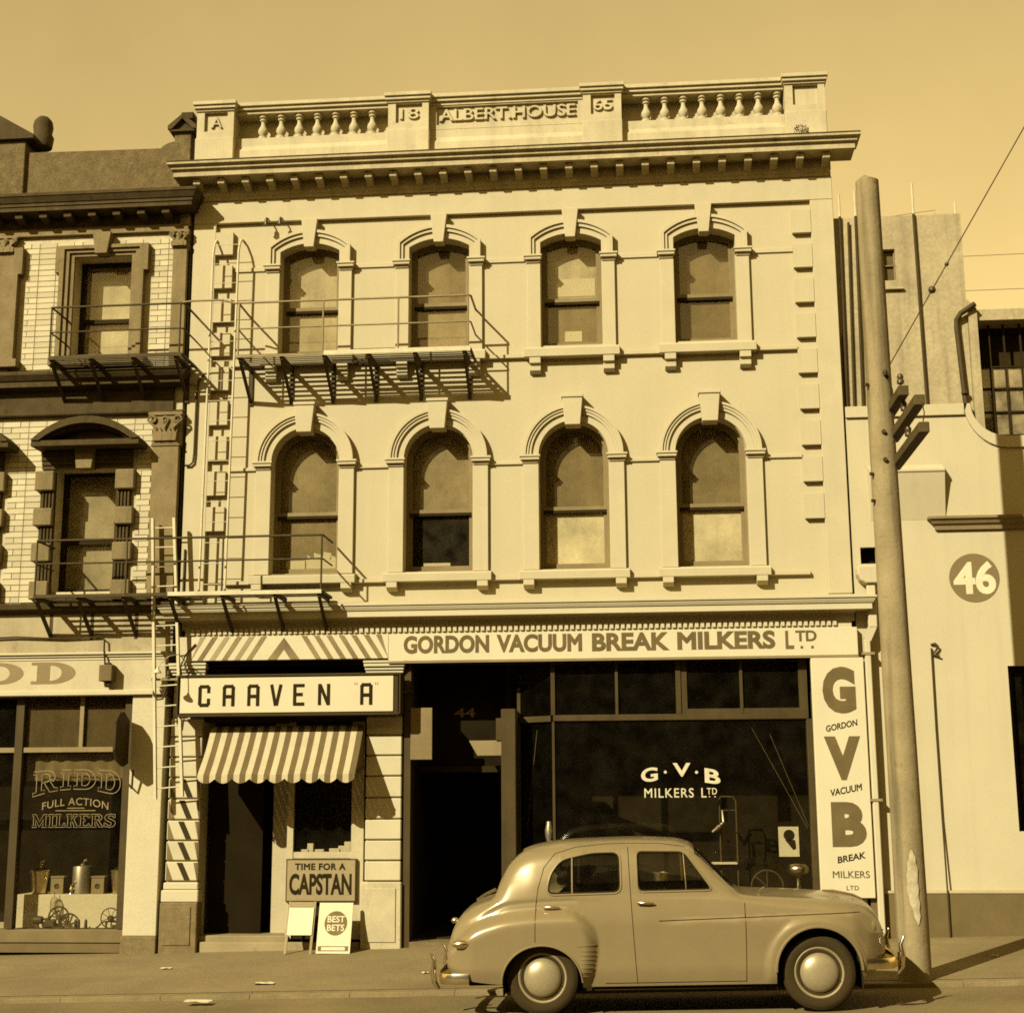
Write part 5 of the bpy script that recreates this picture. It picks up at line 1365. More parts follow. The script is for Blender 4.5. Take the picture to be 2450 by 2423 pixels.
MB().lathe([(0.02, -0.03), (0.03, 0.0), (0.02, 0.03)], (2.575, PY - 0.145, 5.955), 8).build('hook_bolt', IRON, T)
for z in (5.85, 4.9, 4.62):
    MB().bar((PX - 0.13, PY - 0.06, z), (PX - 0.17, PY - 0.09, z), 0.02, 0.03).build('climbing_spike', IRON, T)
for z in (5.33, 5.035): MB().lathe([(0.022, 0), (0.022, -0.03)], (PX - 0.02, PY - 0.135, z), 8, 'y').build('arm_bolt', IRON, T)
S = thing('stay_wire', (2.58, -2.85, 5.957), 'taut stay wire with a ball insulator rising from the pole to the upper edge', 'wire')
p0 = Vector((2.578, -2.86, 5.957)); p1 = Vector((3.911, -2.86, 8.18)); p2 = p0 + (p1 - p0) * 3.2
MB().path([p0, p0.lerp(p1, .5), p1, p2], 0.0065, 5).build('strand', PIPE, S)
d = (p1 - p0).normalized()
def blob(f, r, nm):
    c = p0 + (p1 - p0) * f
    MB().lathe([(0.0, -r), (r * 0.7, -r * 0.7), (r, 0), (r * 0.7, r * 0.7), (0.0, r)], tuple(c), 12).build(nm, CERAM, S, smooth=True)
blob(0.405, 0.042, 'ball_insulator'); blob(0.53, 0.024, 'clamp')
for k, (z, zz) in enumerate(((9.02, 9.10), (8.52, 8.56))):
    ob = MB().path([(4.2, 2.0, z), (9.0, 2.4, zz + 0.12)], 0.004, 4).build('overhead_wire', PIPE)
    tag(ob, ['upper', 'lower'][k] + ' of two faint wires crossing the sky beside the concrete block', 'wire', 'faint sky wires')

# ================================================================== SHOP WINDOW DISPLAYS
def pail(x, y, z, h, r, label, handle=True, grp='pails in the milker window', m=None):
    t = thing('milk_pail', (x, y, z), label, 'pail', grp)
    MB().lathe([(r * 0.72, 0.0), (r * 0.74, 0.01), (r, h), (r + 0.008, h), (r + 0.008, h - 0.012), (r * 0.97, h - 0.014), (r * 0.72, 0.02)], (x, y, z), 22).build('body', m or STEEL, t, smooth=0.8)
    if handle:
        MB().lathe([(r * 0.8, h), (r * 0.5, h + 0.03), (0.02, h + 0.04), (0.02, h + 0.07), (0.0, h + 0.075)], (x, y, z), 18).build('lid', m or STEEL, t, smooth=0.8)
        MB().path([(x - 0.01, y, z + h + 0.07), (x + 0.015, y, z + h + 0.11), (x + 0.05, y - 0.01, z + h + 0.13), (x + 0.03, y, z + h + 0.09)], 0.012, 8).build('tap', STEEL, t, smooth=0.8)
    return t
DT = MB().box(-7.78, -6.42, 0.28, 0.75, 0.128, 0.525).build('display_table', mat('display_white', 0.95, var=0.04), None, bev=0.004)
tag(DT, 'white draped display table low in the milker shop window', 'table')
pail(-7.545, 0.42, 0.527, 0.285, 0.13, 'tin pail with a tap at the far end of the white display table')
pail(-6.52, 0.42, 0.527, 0.285, 0.12, 'tin pail half hidden by the white pier at the table end')
t = thing('milk_churn', (-7.02, 0.46, 0.527), 'tall polished churn at the middle of the white display table', 'churn')
MB().lathe([(0.12, 0), (0.12, 0.32), (0.115, 0.33), (0.03, 0.34), (0.03, 0.36)], (-7.02, 0.46, 0.527), 22).build('body', DULL, t, smooth=0.7)
MB().path([(-7.02, 0.46, 0.88), (-7.0, 0.46, 0.93), (-6.97, 0.45, 0.94), (-6.965, 0.45, 0.91)], 0.013, 8).build('spout', STEEL, t, smooth=0.8)
t = thing('pulsator', (-7.10, 0.36, 0.527), 'small bright brass pulsator standing before the tall churn', 'machine')
MB().lathe([(0.03, 0), (0.018, 0.03), (0.03, 0.06), (0.014, 0.09), (0.022, 0.11), (0.0, 0.13)], (-7.11, 0.35, 0.527), 12).build('body', STEEL, t, smooth=0.8)
MB().path([(-7.11, 0.35, 0.63), (-7.07, 0.34, 0.68), (-7.05, 0.34, 0.67)], 0.010, 6).build('lever', STEEL, t)
for k, x in enumerate((-7.32, -6.80)):
    t = thing('claw_box', (x, 0.45, 0.527), ['pale box with a round opening beside the far tin pail', 'pale box with a round opening beside the tall churn'][k], 'box', 'pale boxes on the display table')
    plate('front', rect(x - 0.08, x + 0.08, 0.527, 0.72), [arc_pts(x, 0.615, 0.035, 0, 2 * math.pi * 0.96, 14)], 0.40, 0.41, mat('box_front', 0.40, var=0.1), t)
    MB().box(x - 0.08, x + 0.08, 0.411, 0.50, 0.527, 0.72).build('body', mat('box_dark', 0.16), t)
    MB().box(x - 0.085, x + 0.09, 0.39, 0.51, 0.721, 0.74).build('lid', mat('box_front', 0.40), t)
def wheel_machine(x, z, r, spokes, label, heavy):
    t = thing('vacuum_pump', (x, 0.15, 0.13), label, 'machine')
    y = 0.16
    pts = [(x + r * math.cos(a), y, z + r * math.sin(a)) for a in [2 * math.pi * i / 28 for i in range(28)]]
    MB().path(pts, 0.011 if heavy else 0.007, 6, close=True).build('flywheel_rim', MACH, t, smooth=0.8)
    mb = MB()
    for k in range(spokes):
        a = 2 * math.pi * k / spokes + 0.3
        mb.path([(x, y, z), (x + r * math.cos(a), y, z + r * math.sin(a))], 0.009 if heavy else 0.004, 5)
    mb.build('spokes', MACH, t)
    MB().lathe([(0.03, -0.03), (0.03, 0.04)], (x, y, z), 12, 'y').build('hub', MACH, t)
    return t
t = wheel_machine(-7.18, 0.262, 0.127, 7, 'dark flywheel pump with motor on the window floor of the milker shop', True)
MB().box(-7.36, -7.22, 0.15, 0.22, 0.135, 0.24).build('cylinder_block', MACH, t, bev=0.02)
MB().lathe([(0.0, -0.06), (0.045, -0.05), (0.05, 0.0), (0.045, 0.05), (0.0, 0.06)], (-7.44, 0.17, 0.23), 12, 'x').build('motor', MACH, t, smooth=0.8)
MB().lathe([(0.04, 0), (0.015, 0.02), (0.012, 0.06)], (-7.44, 0.17, 0.132), 10).build('motor_foot', MACH, t)
MB().path([(-7.40, 0.18, 0.235), (-7.30, 0.18, 0.25), (-7.25, 0.18, 0.31), (-7.18, 0.18, 0.34)], 0.012, 6).build('pipe', MACH, t)
t = wheel_machine(-6.53, 0.255, 0.118, 8, 'light spoked wheel pump on a trestle near the white pier', False)
MB().prism([(-6.60, 0.22), (-6.47, 0.225), (-6.43, 0.245), (-6.40, 0.22), (-6.43, 0.20), (-6.60, 0.205)][::-1], 0.17, 0.21).build('bed', MACH, t)
for x in (-6.59, -6.43): MB().box(x - 0.006, x + 0.006, 0.17, 0.21, 0.131, 0.205).build('leg', MACH, t)
MB().path([(-6.70, 0.18, 0.14), (-6.64, 0.18, 0.20), (-6.60, 0.18, 0.215)], 0.010, 5).build('lever', MACH, t)
for k, x in enumerate((-6.96, -6.92, -6.83)):
    ob = MB().lathe([(0.018, 0), (0.02, 0.03), (0.017, 0.09), (0.010, 0.11), (0.0, 0.112)], (x, 0.15, 0.131), 10).build('teat_cup', MACH, None, smooth=0.8)
    tag(ob, ['first of three small upright cups between the two pumps', 'middle one of three small upright cups between the two pumps', 'third small upright cup, set apart, between the two pumps'][k], 'cup', 'upright cups between the pumps')
t = thing('glass_jar', (-7.29, 0.30, 0.30), 'thin wire-hung glass jar above the flywheel pump', 'jar')
MB().lathe([(0.045, 0.0), (0.05, 0.02), (0.05, 0.14), (0.03, 0.17), (0.03, 0.18)], (-7.27, 0.22, 0.32), 14).build('body', glass('jar_glass', 0.10, 0.3, 0.3), t, smooth=0.8)
MB().path([(-7.27, 0.22, 0.50), (-7.27, 0.22, 0.56)], 0.004, 4).build('hanger', MACH, t)
# cloth slung across the top of the milker window
mb = MB(); nn = 24
for j in range(2):
    for i in range(nn + 1):
        x = -7.69 + 1.28 * i / nn; ph = 0.012 * math.sin(i * 1.7) + 0.006 * math.sin(i * 4.1)
        mb.v.append((x, 0.16 + ph, 2.245 if j else 1.90 + 0.008 * math.sin(i * 0.9)))
for i in range(nn): mb.f.append((i, i + 1, nn + 2 + i, nn + 1 + i))
tag(mb.build('window_cloth', CLOTH, None, smooth=True), 'brown cloth slung across the top of the milker shop window', 'cloth')

# big show window
t = thing('portrait_poster', (1.70, 0.45, 0.95), 'small white poster with a dark printed oval in the big show window', 'poster')
MB().box(1.585, 1.825, 0.44, 0.452, 0.955, 1.305).build('card', PAPER, t)
MB().lathe([(0.066, 0.0), (0.066, -0.002)], (1.71, 0.4395, 1.205), 20, 'y').build('printed_oval', SIGND, t)
MB().prism([(1.66, 1.15), (1.78, 1.15), (1.79, 1.05), (1.755, 1.03)], 0.4375, 0.4395).build('printed_tail', SIGND, t)
t = thing('vacuum_bowl', (1.79, 0.38, 0.54), 'polished bowl on a stem at the corner of the show window', 'bowl')
MB().lathe([(0.04, 0.0), (0.022, 0.03), (0.03, 0.06), (0.018, 0.10), (0.02, 0.19), (0.09, 0.205), (0.125, 0.24), (0.128, 0.29), (0.10, 0.325), (0.04, 0.335), (0.0, 0.337)], (1.79, 0.38, 0.541), 24).build('bowl', STEEL, t, smooth=0.8)
t = thing('milking_stand', (1.0, 0.6, 0.54), 'thin dark tubular stand with a white tray in the show window', 'stand')
MB().path([(1.10, 0.6, 0.545), (1.10, 0.6, 1.60), (1.07, 0.6, 1.66), (0.92, 0.6, 1.665), (0.90, 0.6, 1.63), (0.90, 0.6, 0.545)], 0.010, 6).build('frame', mat('stand_tube', 0.14), t)
MB().box(0.78, 1.09, 0.50, 0.70, 0.86, 0.885).build('tray', PAPER, t, bev=0.005)
MB().path([(0.90, 0.6, 1.50), (1.10, 0.6, 1.50)], 0.008, 5).build('crossbar', mat('stand_tube', 0.14), t)
MB().path([(0.93, 0.58, 1.50), (0.94, 0.57, 1.36), (0.88, 0.55, 1.30), (0.80, 0.52, 1.24)], [0.016, 0.018, 0.03, 0.016], 8).build('teat_cluster', DULL, t, smooth=0.8)
t = thing('driving_wheel', (1.44, 0.55, 0.54), 'dark spoked driving wheel behind the car bonnet in the show window', 'wheel')
MB().path([(1.44 + 0.19 * math.cos(a), 0.55, 0.60 + 0.19 * math.sin(a)) for a in [math.pi * i / 14 for i in range(15)]], 0.012, 6).build('rim', MACH, t)
MB().path([(1.44, 0.55, 0.60), (1.44, 0.55, 0.79)], 0.01, 5).build('spoke', MACH, t)
MB().path([(1.44, 0.55, 0.60), (1.30, 0.55, 0.72)], 0.01, 5).build('spoke', MACH, t)
t = thing('lantern', (-1.17, 0.30, 0.54), 'small bright bottle-shaped lamp standing at the narrow splayed pane', 'lamp')
MB().lathe([(0.05, 0), (0.05, 0.55), (0.02, 0.58), (0.045, 0.66), (0.05, 0.74), (0.035, 0.80), (0.03, 0.84), (0.0, 0.845)], (-1.17, 0.30, 0.541), 14).build('body', DULL, t, smooth=0.8)
for k, (a, b) in enumerate((((1.29, 0.12, 2.47), (1.90, 0.12, 1.29)), ((1.50, 0.12, 2.40), (1.91, 0.12, 1.32)))):
    tag(MB().path([a, b], 0.0035, 4).build('blind_cord', mat('cord', 0.20)), ['longer', 'shorter'][k] + ' slanting cord at the upright-sign end of the show window', 'cord', 'cords in the show window')
tag(MB().path([(-1.30, 0.22, 2.47), (-1.43, 0.30, 1.32)], 0.0035, 4).build('blind_cord', mat('cord', 0.20)), 'single slanting cord behind the narrow splayed pane', 'cord', 'cords in the show window')
pail(0.16, 0.36, 0.541, 0.24, 0.11, 'shiny pail in the show window seen through the car', handle=False, grp='pails in the show window')

# ================================================================== PARKED CAR
CXW, CYW = 0.25, -3.90
car = bpy.data.objects.new('parked_car', None); COL.objects.link(car)
car.location = (CXW, CYW, SLOPE * CXW - 0.166); car.rotation_euler = (0, -math.atan(SLOPE), 0)
tag(car, 'rounded grey four-door saloon parked at the kerb before the show window', 'car')
def cp(mb, n, m, par=None, **k):
    ob = mb.build(n, m, None, **k); ob.parent = par or car; return ob

def pchip(xs, ys):
    n = len(xs); h = [xs[i + 1] - xs[i] for i in range(n - 1)]; d = [(ys[i + 1] - ys[i]) / h[i] for i in range(n - 1)]
    m = [d[0]] + [0.0] * (n - 2) + [d[-1]]
    for i in range(1, n - 1):
        if d[i - 1] * d[i] > 0:
            w1, w2 = 2 * h[i] + h[i - 1], h[i] + 2 * h[i - 1]; m[i] = (w1 + w2) / (w1 / d[i - 1] + w2 / d[i])
    def f(x):
        if x <= xs[0]: return ys[0]
        if x >= xs[-1]: return ys[-1]
        i = 0
        while x > xs[i + 1]: i += 1
        t = (x - xs[i]) / h[i]
        return ((1 + 2 * t) * (1 - t) ** 2 * ys[i] + t * (1 - t) ** 2 * h[i] * m[i] + t * t * (3 - 2 * t) * ys[i + 1] + t * t * (t - 1) * h[i] * m[i + 1])
    return f
# upper sections: x, shoulder height, then five points (half width, height) up to the centre line
KEYS = [
 (-2.01, .560, (.46, .585), (.36, .605), (.24, .615), (.12, .62), (0, .62)),
 (-1.96, .640, (.54, .70), (.45, .735), (.30, .755), (.14, .762), (0, .765)),
 (-1.85, .730, (.61, .80), (.52, .850), (.34, .882), (.16, .893), (0, .897)),
 (-1.70, .800, (.645, .875), (.56, .93), (.37, .958), (.17, .968), (0, .972)),
 (-1.60, .850, (.665, .92), (.59, .97), (.41, .995), (.20, 1.003), (0, 1.007)),
 (-1.53, .890, (.672, .95), (.605, 1.03), (.46, 1.125), (.24, 1.165), (0, 1.172)),
 (-1.44, .920, (.676, .975), (.612, 1.12), (.495, 1.25), (.27, 1.30), (0, 1.308)),
 (-1.32, .932, (.678, .985), (.622, 1.15), (.525, 1.325), (.295, 1.392), (0, 1.401)),
 (-1.20, .938, (.68, .99), (.63, 1.17), (.54, 1.355), (.31, 1.425), (0, 1.433)),
 (-0.93, .942, (.682, .995), (.638, 1.18), (.553, 1.38), (.33, 1.455), (0, 1.463)),
 (-0.41, .942, (.682, .995), (.640, 1.185), (.556, 1.388), (.335, 1.463), (0, 1.47)),
 (0.00, .940, (.682, .992), (.638, 1.178), (.555, 1.37), (.33, 1.445), (0, 1.452)),
 (0.15, .938, (.682, .99), (.64, 1.165), (.562, 1.345), (.34, 1.412), (0, 1.422)),
 (0.24, .936, (.682, .985), (.645, 1.14), (.575, 1.285), (.355, 1.345), (0, 1.36)),
 (0.36, .932, (.682, .98), (.65, 1.08), (.595, 1.165), (.375, 1.215), (0, 1.235)),
 (0.48, .925, (.682, .965), (.655, 1.005), (.612, 1.045), (.395, 1.085), (0, 1.105)),
 (0.55, .918, (.680, .95), (.65, .972), (.60, .99), (.39, 1.015), (0, 1.03)),
 (0.62, .908, (.678, .94), (.635, .962), (.575, .972), (.37, .985), (0, .998)),
 (1.00, .865, (.668, .905), (.60, .935), (.48, .945), (.27, .968), (0, .978)),
 (1.35, .835, (.65, .880), (.575, .908), (.44, .912), (.24, .938), (0, .948)),
 (1.55, .805, (.61, .850), (.53, .878), (.40, .885), (.22, .91), (0, .918)),
 (1.68, .755, (.54, .800), (.46, .828), (.35, .842), (.19, .865), (0, .872)),
 (1.765, .685, (.46, .725), (.39, .75), (.29, .765), (.16, .785), (0, .79)),
 (1.805, .600, (.40, .625), (.34, .645), (.25, .655), (.13, .665), (0, .668)),
]
kx_ = [k[0] for k in KEYS]
f_hs = pchip(kx_, [k[1] for k in KEYS])
f_u = [(pchip(kx_, [k[2 + j][0] for k in KEYS]), pchip(kx_, [k[2 + j][1] for k in KEYS])) for j in range(5)]
f_plan = pchip([-2.01, -1.97, -1.88, -1.75, -1.5, -1.2, -0.6, 0.4, 0.9, 1.3, 1.5, 1.63, 1.73, 1.805], [.50, .575, .65, .69, .70, .705, .712, .718, .725, .725, .71, .66, .565, .44])
f_sill = pchip([-2.01, -1.9, -1.5, -0.8, 0.8, 1.6, 1.75, 1.805], [.40, .33, .27, .235, .235, .27, .36, .42])
f_fxt = pchip([-2.1, -1.95, -1.85, -1.67, -1.40, -1.03, -0.60], [.56, .62, .715, .812, .866, .887, .887])       # top of rear wing
f_ffr = pchip([.15, .29, .40, .60, .70, .80, .86, .889], [-.79, -.745, -.70, -.676, -.695, -.76, -.87, -1.03])          # front of rear wing
def smooth(a, b, t):
    t = max(0.0, min(1.0, (t - a) / (b - a))); return t * t * (3 - 2 * t)
def side_w(x, h):
    s_, t_ = f_sill(x), f_hs(x)
    w_ = f_plan(x)
    u = (h - s_) / max(1e-3, t_ - s_)
    w_ += 0.012 - 0.085 * max(0, 0.22 - u) ** 1.4 * 3 - 0.055 * max(0, u - 0.72) ** 1.3 * 3
    # rear wing
    d1 = f_fxt(x) - h; d2 = (f_ffr(min(.889, max(.15, h))) - x)
    q = min(d1, d2 * 0.9)
    if q > -0.01: w_ += 0.078 * math.sqrt(smooth(-0.002, 0.10, q))
    # swage line along doors and front wing
    if x > -0.20:
        zl = 0.765 + (x + 0.12) * 0.021
        k_ = smooth(-0.2, 0.1, x) * (1 - smooth(1.5, 1.66, x))
        w_ += k_ * 0.014 * (1 - smooth(zl - 0.006, zl + 0.006, h)) * smooth(zl - 0.30, zl - 0.01, h)
    # front wing swell round the wheel arch
    r_ = math.hypot(x - 1.2, h - 0.34)
    w_ += 0.022 * (1 - smooth(0.40, 0.47, r_)) * smooth(0.2, 0.3, h)
    return w_
NL, NU = 30, 26
st = []
x = -2.01
while x < 1.805 - 1e-6:
    st.append(x); x += 0.012 if x < -1.9 or x > 1.6 else 0.018
st.append(1.805)
def section(x):
    s_, t_ = f_sill(x), f_hs(x)
    pts = []
    for i in range(NL):
        h = s_ + (t_ - s_) * i / (NL - 1); pts.append((side_w(x, h), h))
    ctl = [pts[-5], pts[-1]] + [(max(a(x), 0), b(x)) for a, b in f_u]; ctl.append((-ctl[-2][0], ctl[-2][1]))
    # Catmull-Rom through the control points
    nseg = len(ctl) - 3; out = []
    for i in range(NU):
        g_ = (i + 1) / NU * nseg; k = min(int(g_), nseg - 1); t = g_ - k
        p = ctl[k:k + 4]
        v = [0.5 * ((2 * p[1][c]) + (-p[0][c] + p[2][c]) * t + (2 * p[0][c] - 5 * p[1][c] + 4 * p[2][c] - p[3][c]) * t * t + (-p[0][c] + 3 * p[1][c] - 3 * p[2][c] + p[3][c]) * t ** 3) for c in (0, 1)]
        out.append((max(v[0], 0.0), v[1]))
    out[-1] = (0.0, out[-1][1])
    return pts + out
grid = [section(x) for x in st]
NP = NL + NU
P3 = [[[x, w_, h] for (w_, h) in g_] for x, g_ in zip(st, grid)]
# openings cut out of the skin (outlines in x,h)
def rounded(pts, r, n=4):
    out = []; m_ = len(pts)
    for i in range(m_):
        p, a, b = Vector(pts[i]), Vector(pts[i - 1]), Vector(pts[(i + 1) % m_])
        ra = min(r, (a - p).length * .45); rb = min(r, (b - p).length * .45)
        q0 = p + (a - p).normalized() * ra; q1 = p + (b - p).normalized() * rb
        for k in range(n + 1):
            t = k / n; c = (1 - t) ** 2 * q0 + 2 * t * (1 - t) * p + t * t * q1; out.append((c.x, c.y))
    return out
W1 = rounded([(-1.115, 1.005), (-0.455, 1.01), (-0.455, 1.36), (-0.70, 1.36), (-0.98, 1.305), (-1.08, 1.18)], 0.07)
W2 = rounded([(-0.315, 1.015), (0.345, 1.015), (0.11, 1.352), (-0.315, 1.365)], 0.055)
def inside(p, poly):
    c = False; n_ = len(poly)
    for i in range(n_):
        (a, b), (d_, e) = poly[i], poly[i - 1]
        if (b > p[1]) != (e > p[1]) and p[0] < (d_ - a) * (p[1] - b) / (e - b) + a: c = not c
    return c
def nearest(p, poly, closed=True):
    best = None; P = Vector(p)
    for i in range(len(poly) if closed else len(poly) - 1):
        a, b = Vector(poly[i]), Vector(poly[(i + 1) % len(poly)])
        ab = b - a
        if ab.length < 1e-9: continue
        t = max(0, min(1, (P - a).dot(ab) / ab.dot(ab))); q = a + ab * t
        if best is None or (q - P).length < best[0]: best = ((q - P).length, q)
    return best[1]
def arch(cx_, cz_, rx, ry, n=40):
    return [(cx_ + rx, 0.0)] + [(cx_ + rx * math.cos(a), cz_ + ry * math.sin(a)) for a in [math.pi * i / n for i in range(n + 1)]] + [(cx_ - rx, 0.0)]
AF = arch(1.205, 0.335, 0.365, 0.365); AR = arch(-1.165, 0.28, 0.35, 0.315)
dele = {}
for i in range(len(st) - 1):
    for j in range(NP - 1):
        c = [sum(P3[a][b][k] for a in (i, i + 1) for b in (j, j + 1)) / 4 for k in range(3)]
        tagv = None
        if j >= NL - 1:
            if inside((c[0], c[2]), W1): tagv = 'w1'
            elif inside((c[0], c[2]), W2): tagv = 'w2'
            elif 0.20 < c[0] < 0.535 and c[1] < 0.56 + 0.05 * (c[0] - .2) and c[2] > 1.03 and j > NL + 12: tagv = 'ws'
            elif -1.505 < c[0] < -1.33 and c[1] < 0.36: tagv = 'rw'
        else:
            if inside((c[0], c[2]), AF): tagv = 'af'
            elif inside((c[0], c[2]), AR): tagv = 'ar'
        if tagv: dele[(i, j)] = tagv
poly = {'w1': W1, 'w2': W2, 'af': AF, 'ar': AR}
snapped = {}
for i in range(len(st)):
    for j in range(NP):
        fs_ = [(a, b) for a in (i - 1, i) for b in (j - 1, j) if 0 <= a < len(st) - 1 and 0 <= b < NP - 1]
        tg = {dele.get(f_) for f_ in fs_}
        ks = [t for t in tg if t in poly]
        if ks and None in tg:
            q = nearest((P3[i][j][0], P3[i][j][2]), poly[ks[0]], ks[0][0] == 'w')
            snapped[(i, j)] = (q.x, q.y)
for (i, j), (a, b) in snapped.items():
    if j < NL: P3[i][j] = [a, side_w(a, b), b]
    else: P3[i][j] = [a, P3[i][j][1] + (P3[i][j][2] - b) * 0.22, b]
def skin(pred, name, m, off=0.0, par=None, sides=(-1, 1)):
    mb = MB()
    for sg in sides:
        idx = {}
        for i in range(len(st) - 1):
            for j in range(NP - 1):
                if not pred(dele.get((i, j))): continue
                f_ = []
                for (a, b) in ((i, j), (i + 1, j), (i + 1, j + 1), (i, j + 1)):
                    if (a, b) not in idx:
                        p = P3[a][b]; idx[(a, b)] = len(mb.v); mb.v.append((p[0], sg * max(0, p[1] - off) if p[1] > 1e-4 else 0.0, p[2] - off * 0.3))
                    f_.append(idx[(a, b)])
                mb.f.append(tuple(f_))
        if pred(None):        # close the ends
            for i in (0, len(st) - 1):
                pts = [(P3[i][j][0], sg * P3[i][j][1], P3[i][j][2]) for j in range(NP)] + [(P3[i][0][0], 0.0, P3[i][0][2])]
                o_ = len(mb.v); mb.v += pts; mb.f.append(tuple(range(o_, o_ + len(pts))))
    return cp(mb, name, m, par, smooth=0.75)
body = skin(lambda t: t is None, 'body', PAINT)
for sd_ in (-1, 1):
    for w_ in ('w1', 'w2'): skin(lambda t: t == w_, 'side_glass', CGLASS, 0.012, None, (sd_,))
skin(lambda t: t == 'ws', 'windscreen', CGLASS, 0.004)
skin(lambda t: t == 'rw', 'rear_window', CGLASS, 0.004)
def surf_y(x, h):
    """Half width of the skin at x and height h."""
    s_ = section(x)
    for (w0, h0), (w1, h1) in zip(s_, s_[1:]):
        if h0 <= h <= h1: return w0 + (w1 - w0) * (h - h0) / max(1e-6, h1 - h0)
    return s_[0][0] if h < s_[0][1] else 0.0
def on_skin(pts, off=0.0, sg=-1, step=0.03):
    out = []
    for (a, b), (c, d_) in zip(pts, pts[1:]):
        n_ = max(1, int(math.hypot(c - a, d_ - b) / step))
        for k in range(n_):
            t = k / n_; X, Hh = a + (c - a) * t, b + (d_ - b) * t; out.append((X, sg * (surf_y(X, Hh) + off), Hh))
    X, Hh = pts[-1]; out.append((X, sg * (surf_y(X, Hh) + off), Hh)); return out
for sg in (-1, 1):
    for Wp_ in (W1, W2):
        cp(MB().path(on_skin(Wp_ + [Wp_[0]], 0.002, sg)[:-1], 0.009, 6, close=True), 'window_trim', CHROME if False else PAINT, smooth=0.8)
        cx_ = sum(p[0] for p in Wp_) / len(Wp_); cz_ = sum(p[1] for p in Wp_) / len(Wp_)
        cp(MB().path(on_skin([(cx_ + (p[0] - cx_) * .965, cz_ + (p[1] - cz_) * .93) for p in Wp_ + [Wp_[0]]], -0.004, sg)[:-1], 0.007, 5, close=True), 'rubber_seal', SEAM)
    cp(MB().path(on_skin([(-0.885, 1.01), (-0.880, 1.33)], -0.002, sg), 0.008, 6), 'window_divider', PAINT)
    cp(MB().path(on_skin([(0.108, 1.018), (0.098, 1.345)], -0.002, sg), 0.006, 6), 'vent_divider', CHROME)
    # panel gaps
    for seam in ([(-0.385, 1.395), (-0.375, 1.0), (-0.36, 0.6), (-0.345, 0.255)],
                 [(0.605, 0.905), (0.60, 0.6), (0.585, 0.255)],
                 [(-0.85, 1.405), (-1.03, 1.355), (-1.13, 1.24), (-1.185, 1.06), (-1.205, 0.93), (-1.215, 0.62)],
                 [(-0.85, 1.405), (-0.6, 1.425), (-0.385, 1.428), (-0.1, 1.418), (0.12, 1.385)],
                 [(-0.62, 0.262), (0.585, 0.262)],
                 [(-1.615, 0.975), (-1.63, 0.93)]):
        cp(MB().path(on_skin(seam, -0.0015, sg), 0.0042, 5), 'panel_gap', SEAM)
    # door handles
    for hx, hh in ((-1.07, 0.905), (-0.25, 0.925)):
        y = surf_y(hx, hh)
        cp(MB().path([(hx - 0.075, sg * (y + 0.012), hh + 0.004), (hx - 0.06, sg * (y + 0.03), hh + 0.004), (hx + 0.02, sg * (y + 0.034), hh), (hx + 0.075, sg * (y + 0.028), hh - 0.004)], [0.008, 0.013, 0.012, 0.007], 8), 'door_handle', CHROME, smooth=0.8)
    # wheel-arch lips
    cp(MB().path([(p[0], sg * (side_w(p[0], max(p[1], f_sill(p[0]))) + 0.004), p[1]) for p in AF if p[1] >= 0.30], 0.013, 6), 'arch_lip', PAINT, smooth=0.8)
    cp(MB().path([(p[0], sg * (side_w(p[0], max(p[1], f_sill(p[0]))) + 0.002), p[1]) for p in AR if p[1] >= 0.28], 0.009, 6), 'arch_lip', PAINT, smooth=0.8)
    # stone guard on the rear wing
    gme = MB()
    for k in range(7):
        hh = 0.33 + 0.035 * k; xb = f_ffr(hh) - 0.022
        gme.path(on_skin([(-0.822, hh), (xb, hh)], 0.0, sg, 0.008), 0.0045, 5)
    gme.path(on_skin([(-0.85, .582), (f_ffr(.582) - 0.01, .588)], 0.0, sg, 0.008), 0.006, 5)
    cp(gme, 'stone_guard', PAINT)
    cp(MB().path(on_skin([(-0.14, 0.772), (0.6, 0.786), (1.58, 0.806)], -0.001, sg), 0.0048, 5), 'swage_line', SEAM)
    # lamps
    cp(MB().lathe([(0.0, -0.085), (0.022, -0.07), (0.036, -0.02), (0.036, 0.02), (0.02, 0.06), (0.0, 0.075)], (-1.86, sg * (side_w(-1.86, .615) + 0.012), .615), 14, 'x'), 'tail_lamp', CHROME, smooth=0.8)
    cp(MB().lathe([(0.10, 0.0), (0.105, 0.02), (0.09, 0.05), (0.05, 0.075), (0.0, 0.085)], (1.655, sg * 0.52, 0.665), 20, 'x'), 'headlamp', HUB, smooth=0.8)
    cp(MB().lathe([(0.118, -0.05), (0.118, 0.012), (0.10, 0.02)], (1.655, sg * 0.52, 0.665), 20, 'x'), 'headlamp_ring', CHROME, smooth=0.8)
    # wheel wells
    for (wx, ar) in ((1.205, AF), (-1.165, AR)):
        mb = MB(); pts = [p for p in ar]
        for yy in (sg * 0.70, sg * 0.36):
            for p in pts: mb.v.append((wx + (p[0] - wx) * 0.995, yy, max(0.16, p[1] - 0.003)))
        n_ = len(pts)
        for k in range(n_ - 1): mb.f.append((k, k + 1, n_ + k + 1, n_ + k))
        mb.f.append(tuple(range(n_, 2 * n_)))
        cp(mb, 'wheel_well', SEAM)
# underside, sills
cp(MB().box(-0.80, 0.82, -0.66, 0.66, 0.20, 0.245), 'floor_pan', SEAM)
cp(MB().box(-1.85, 1.60, -0.34, 0.34, 0.22, 0.30), 'chassis', SEAM)
cp(MB().box(0.55, 0.58, -0.64, 0.64, 0.25, 0.93), 'firewall', SEAM)
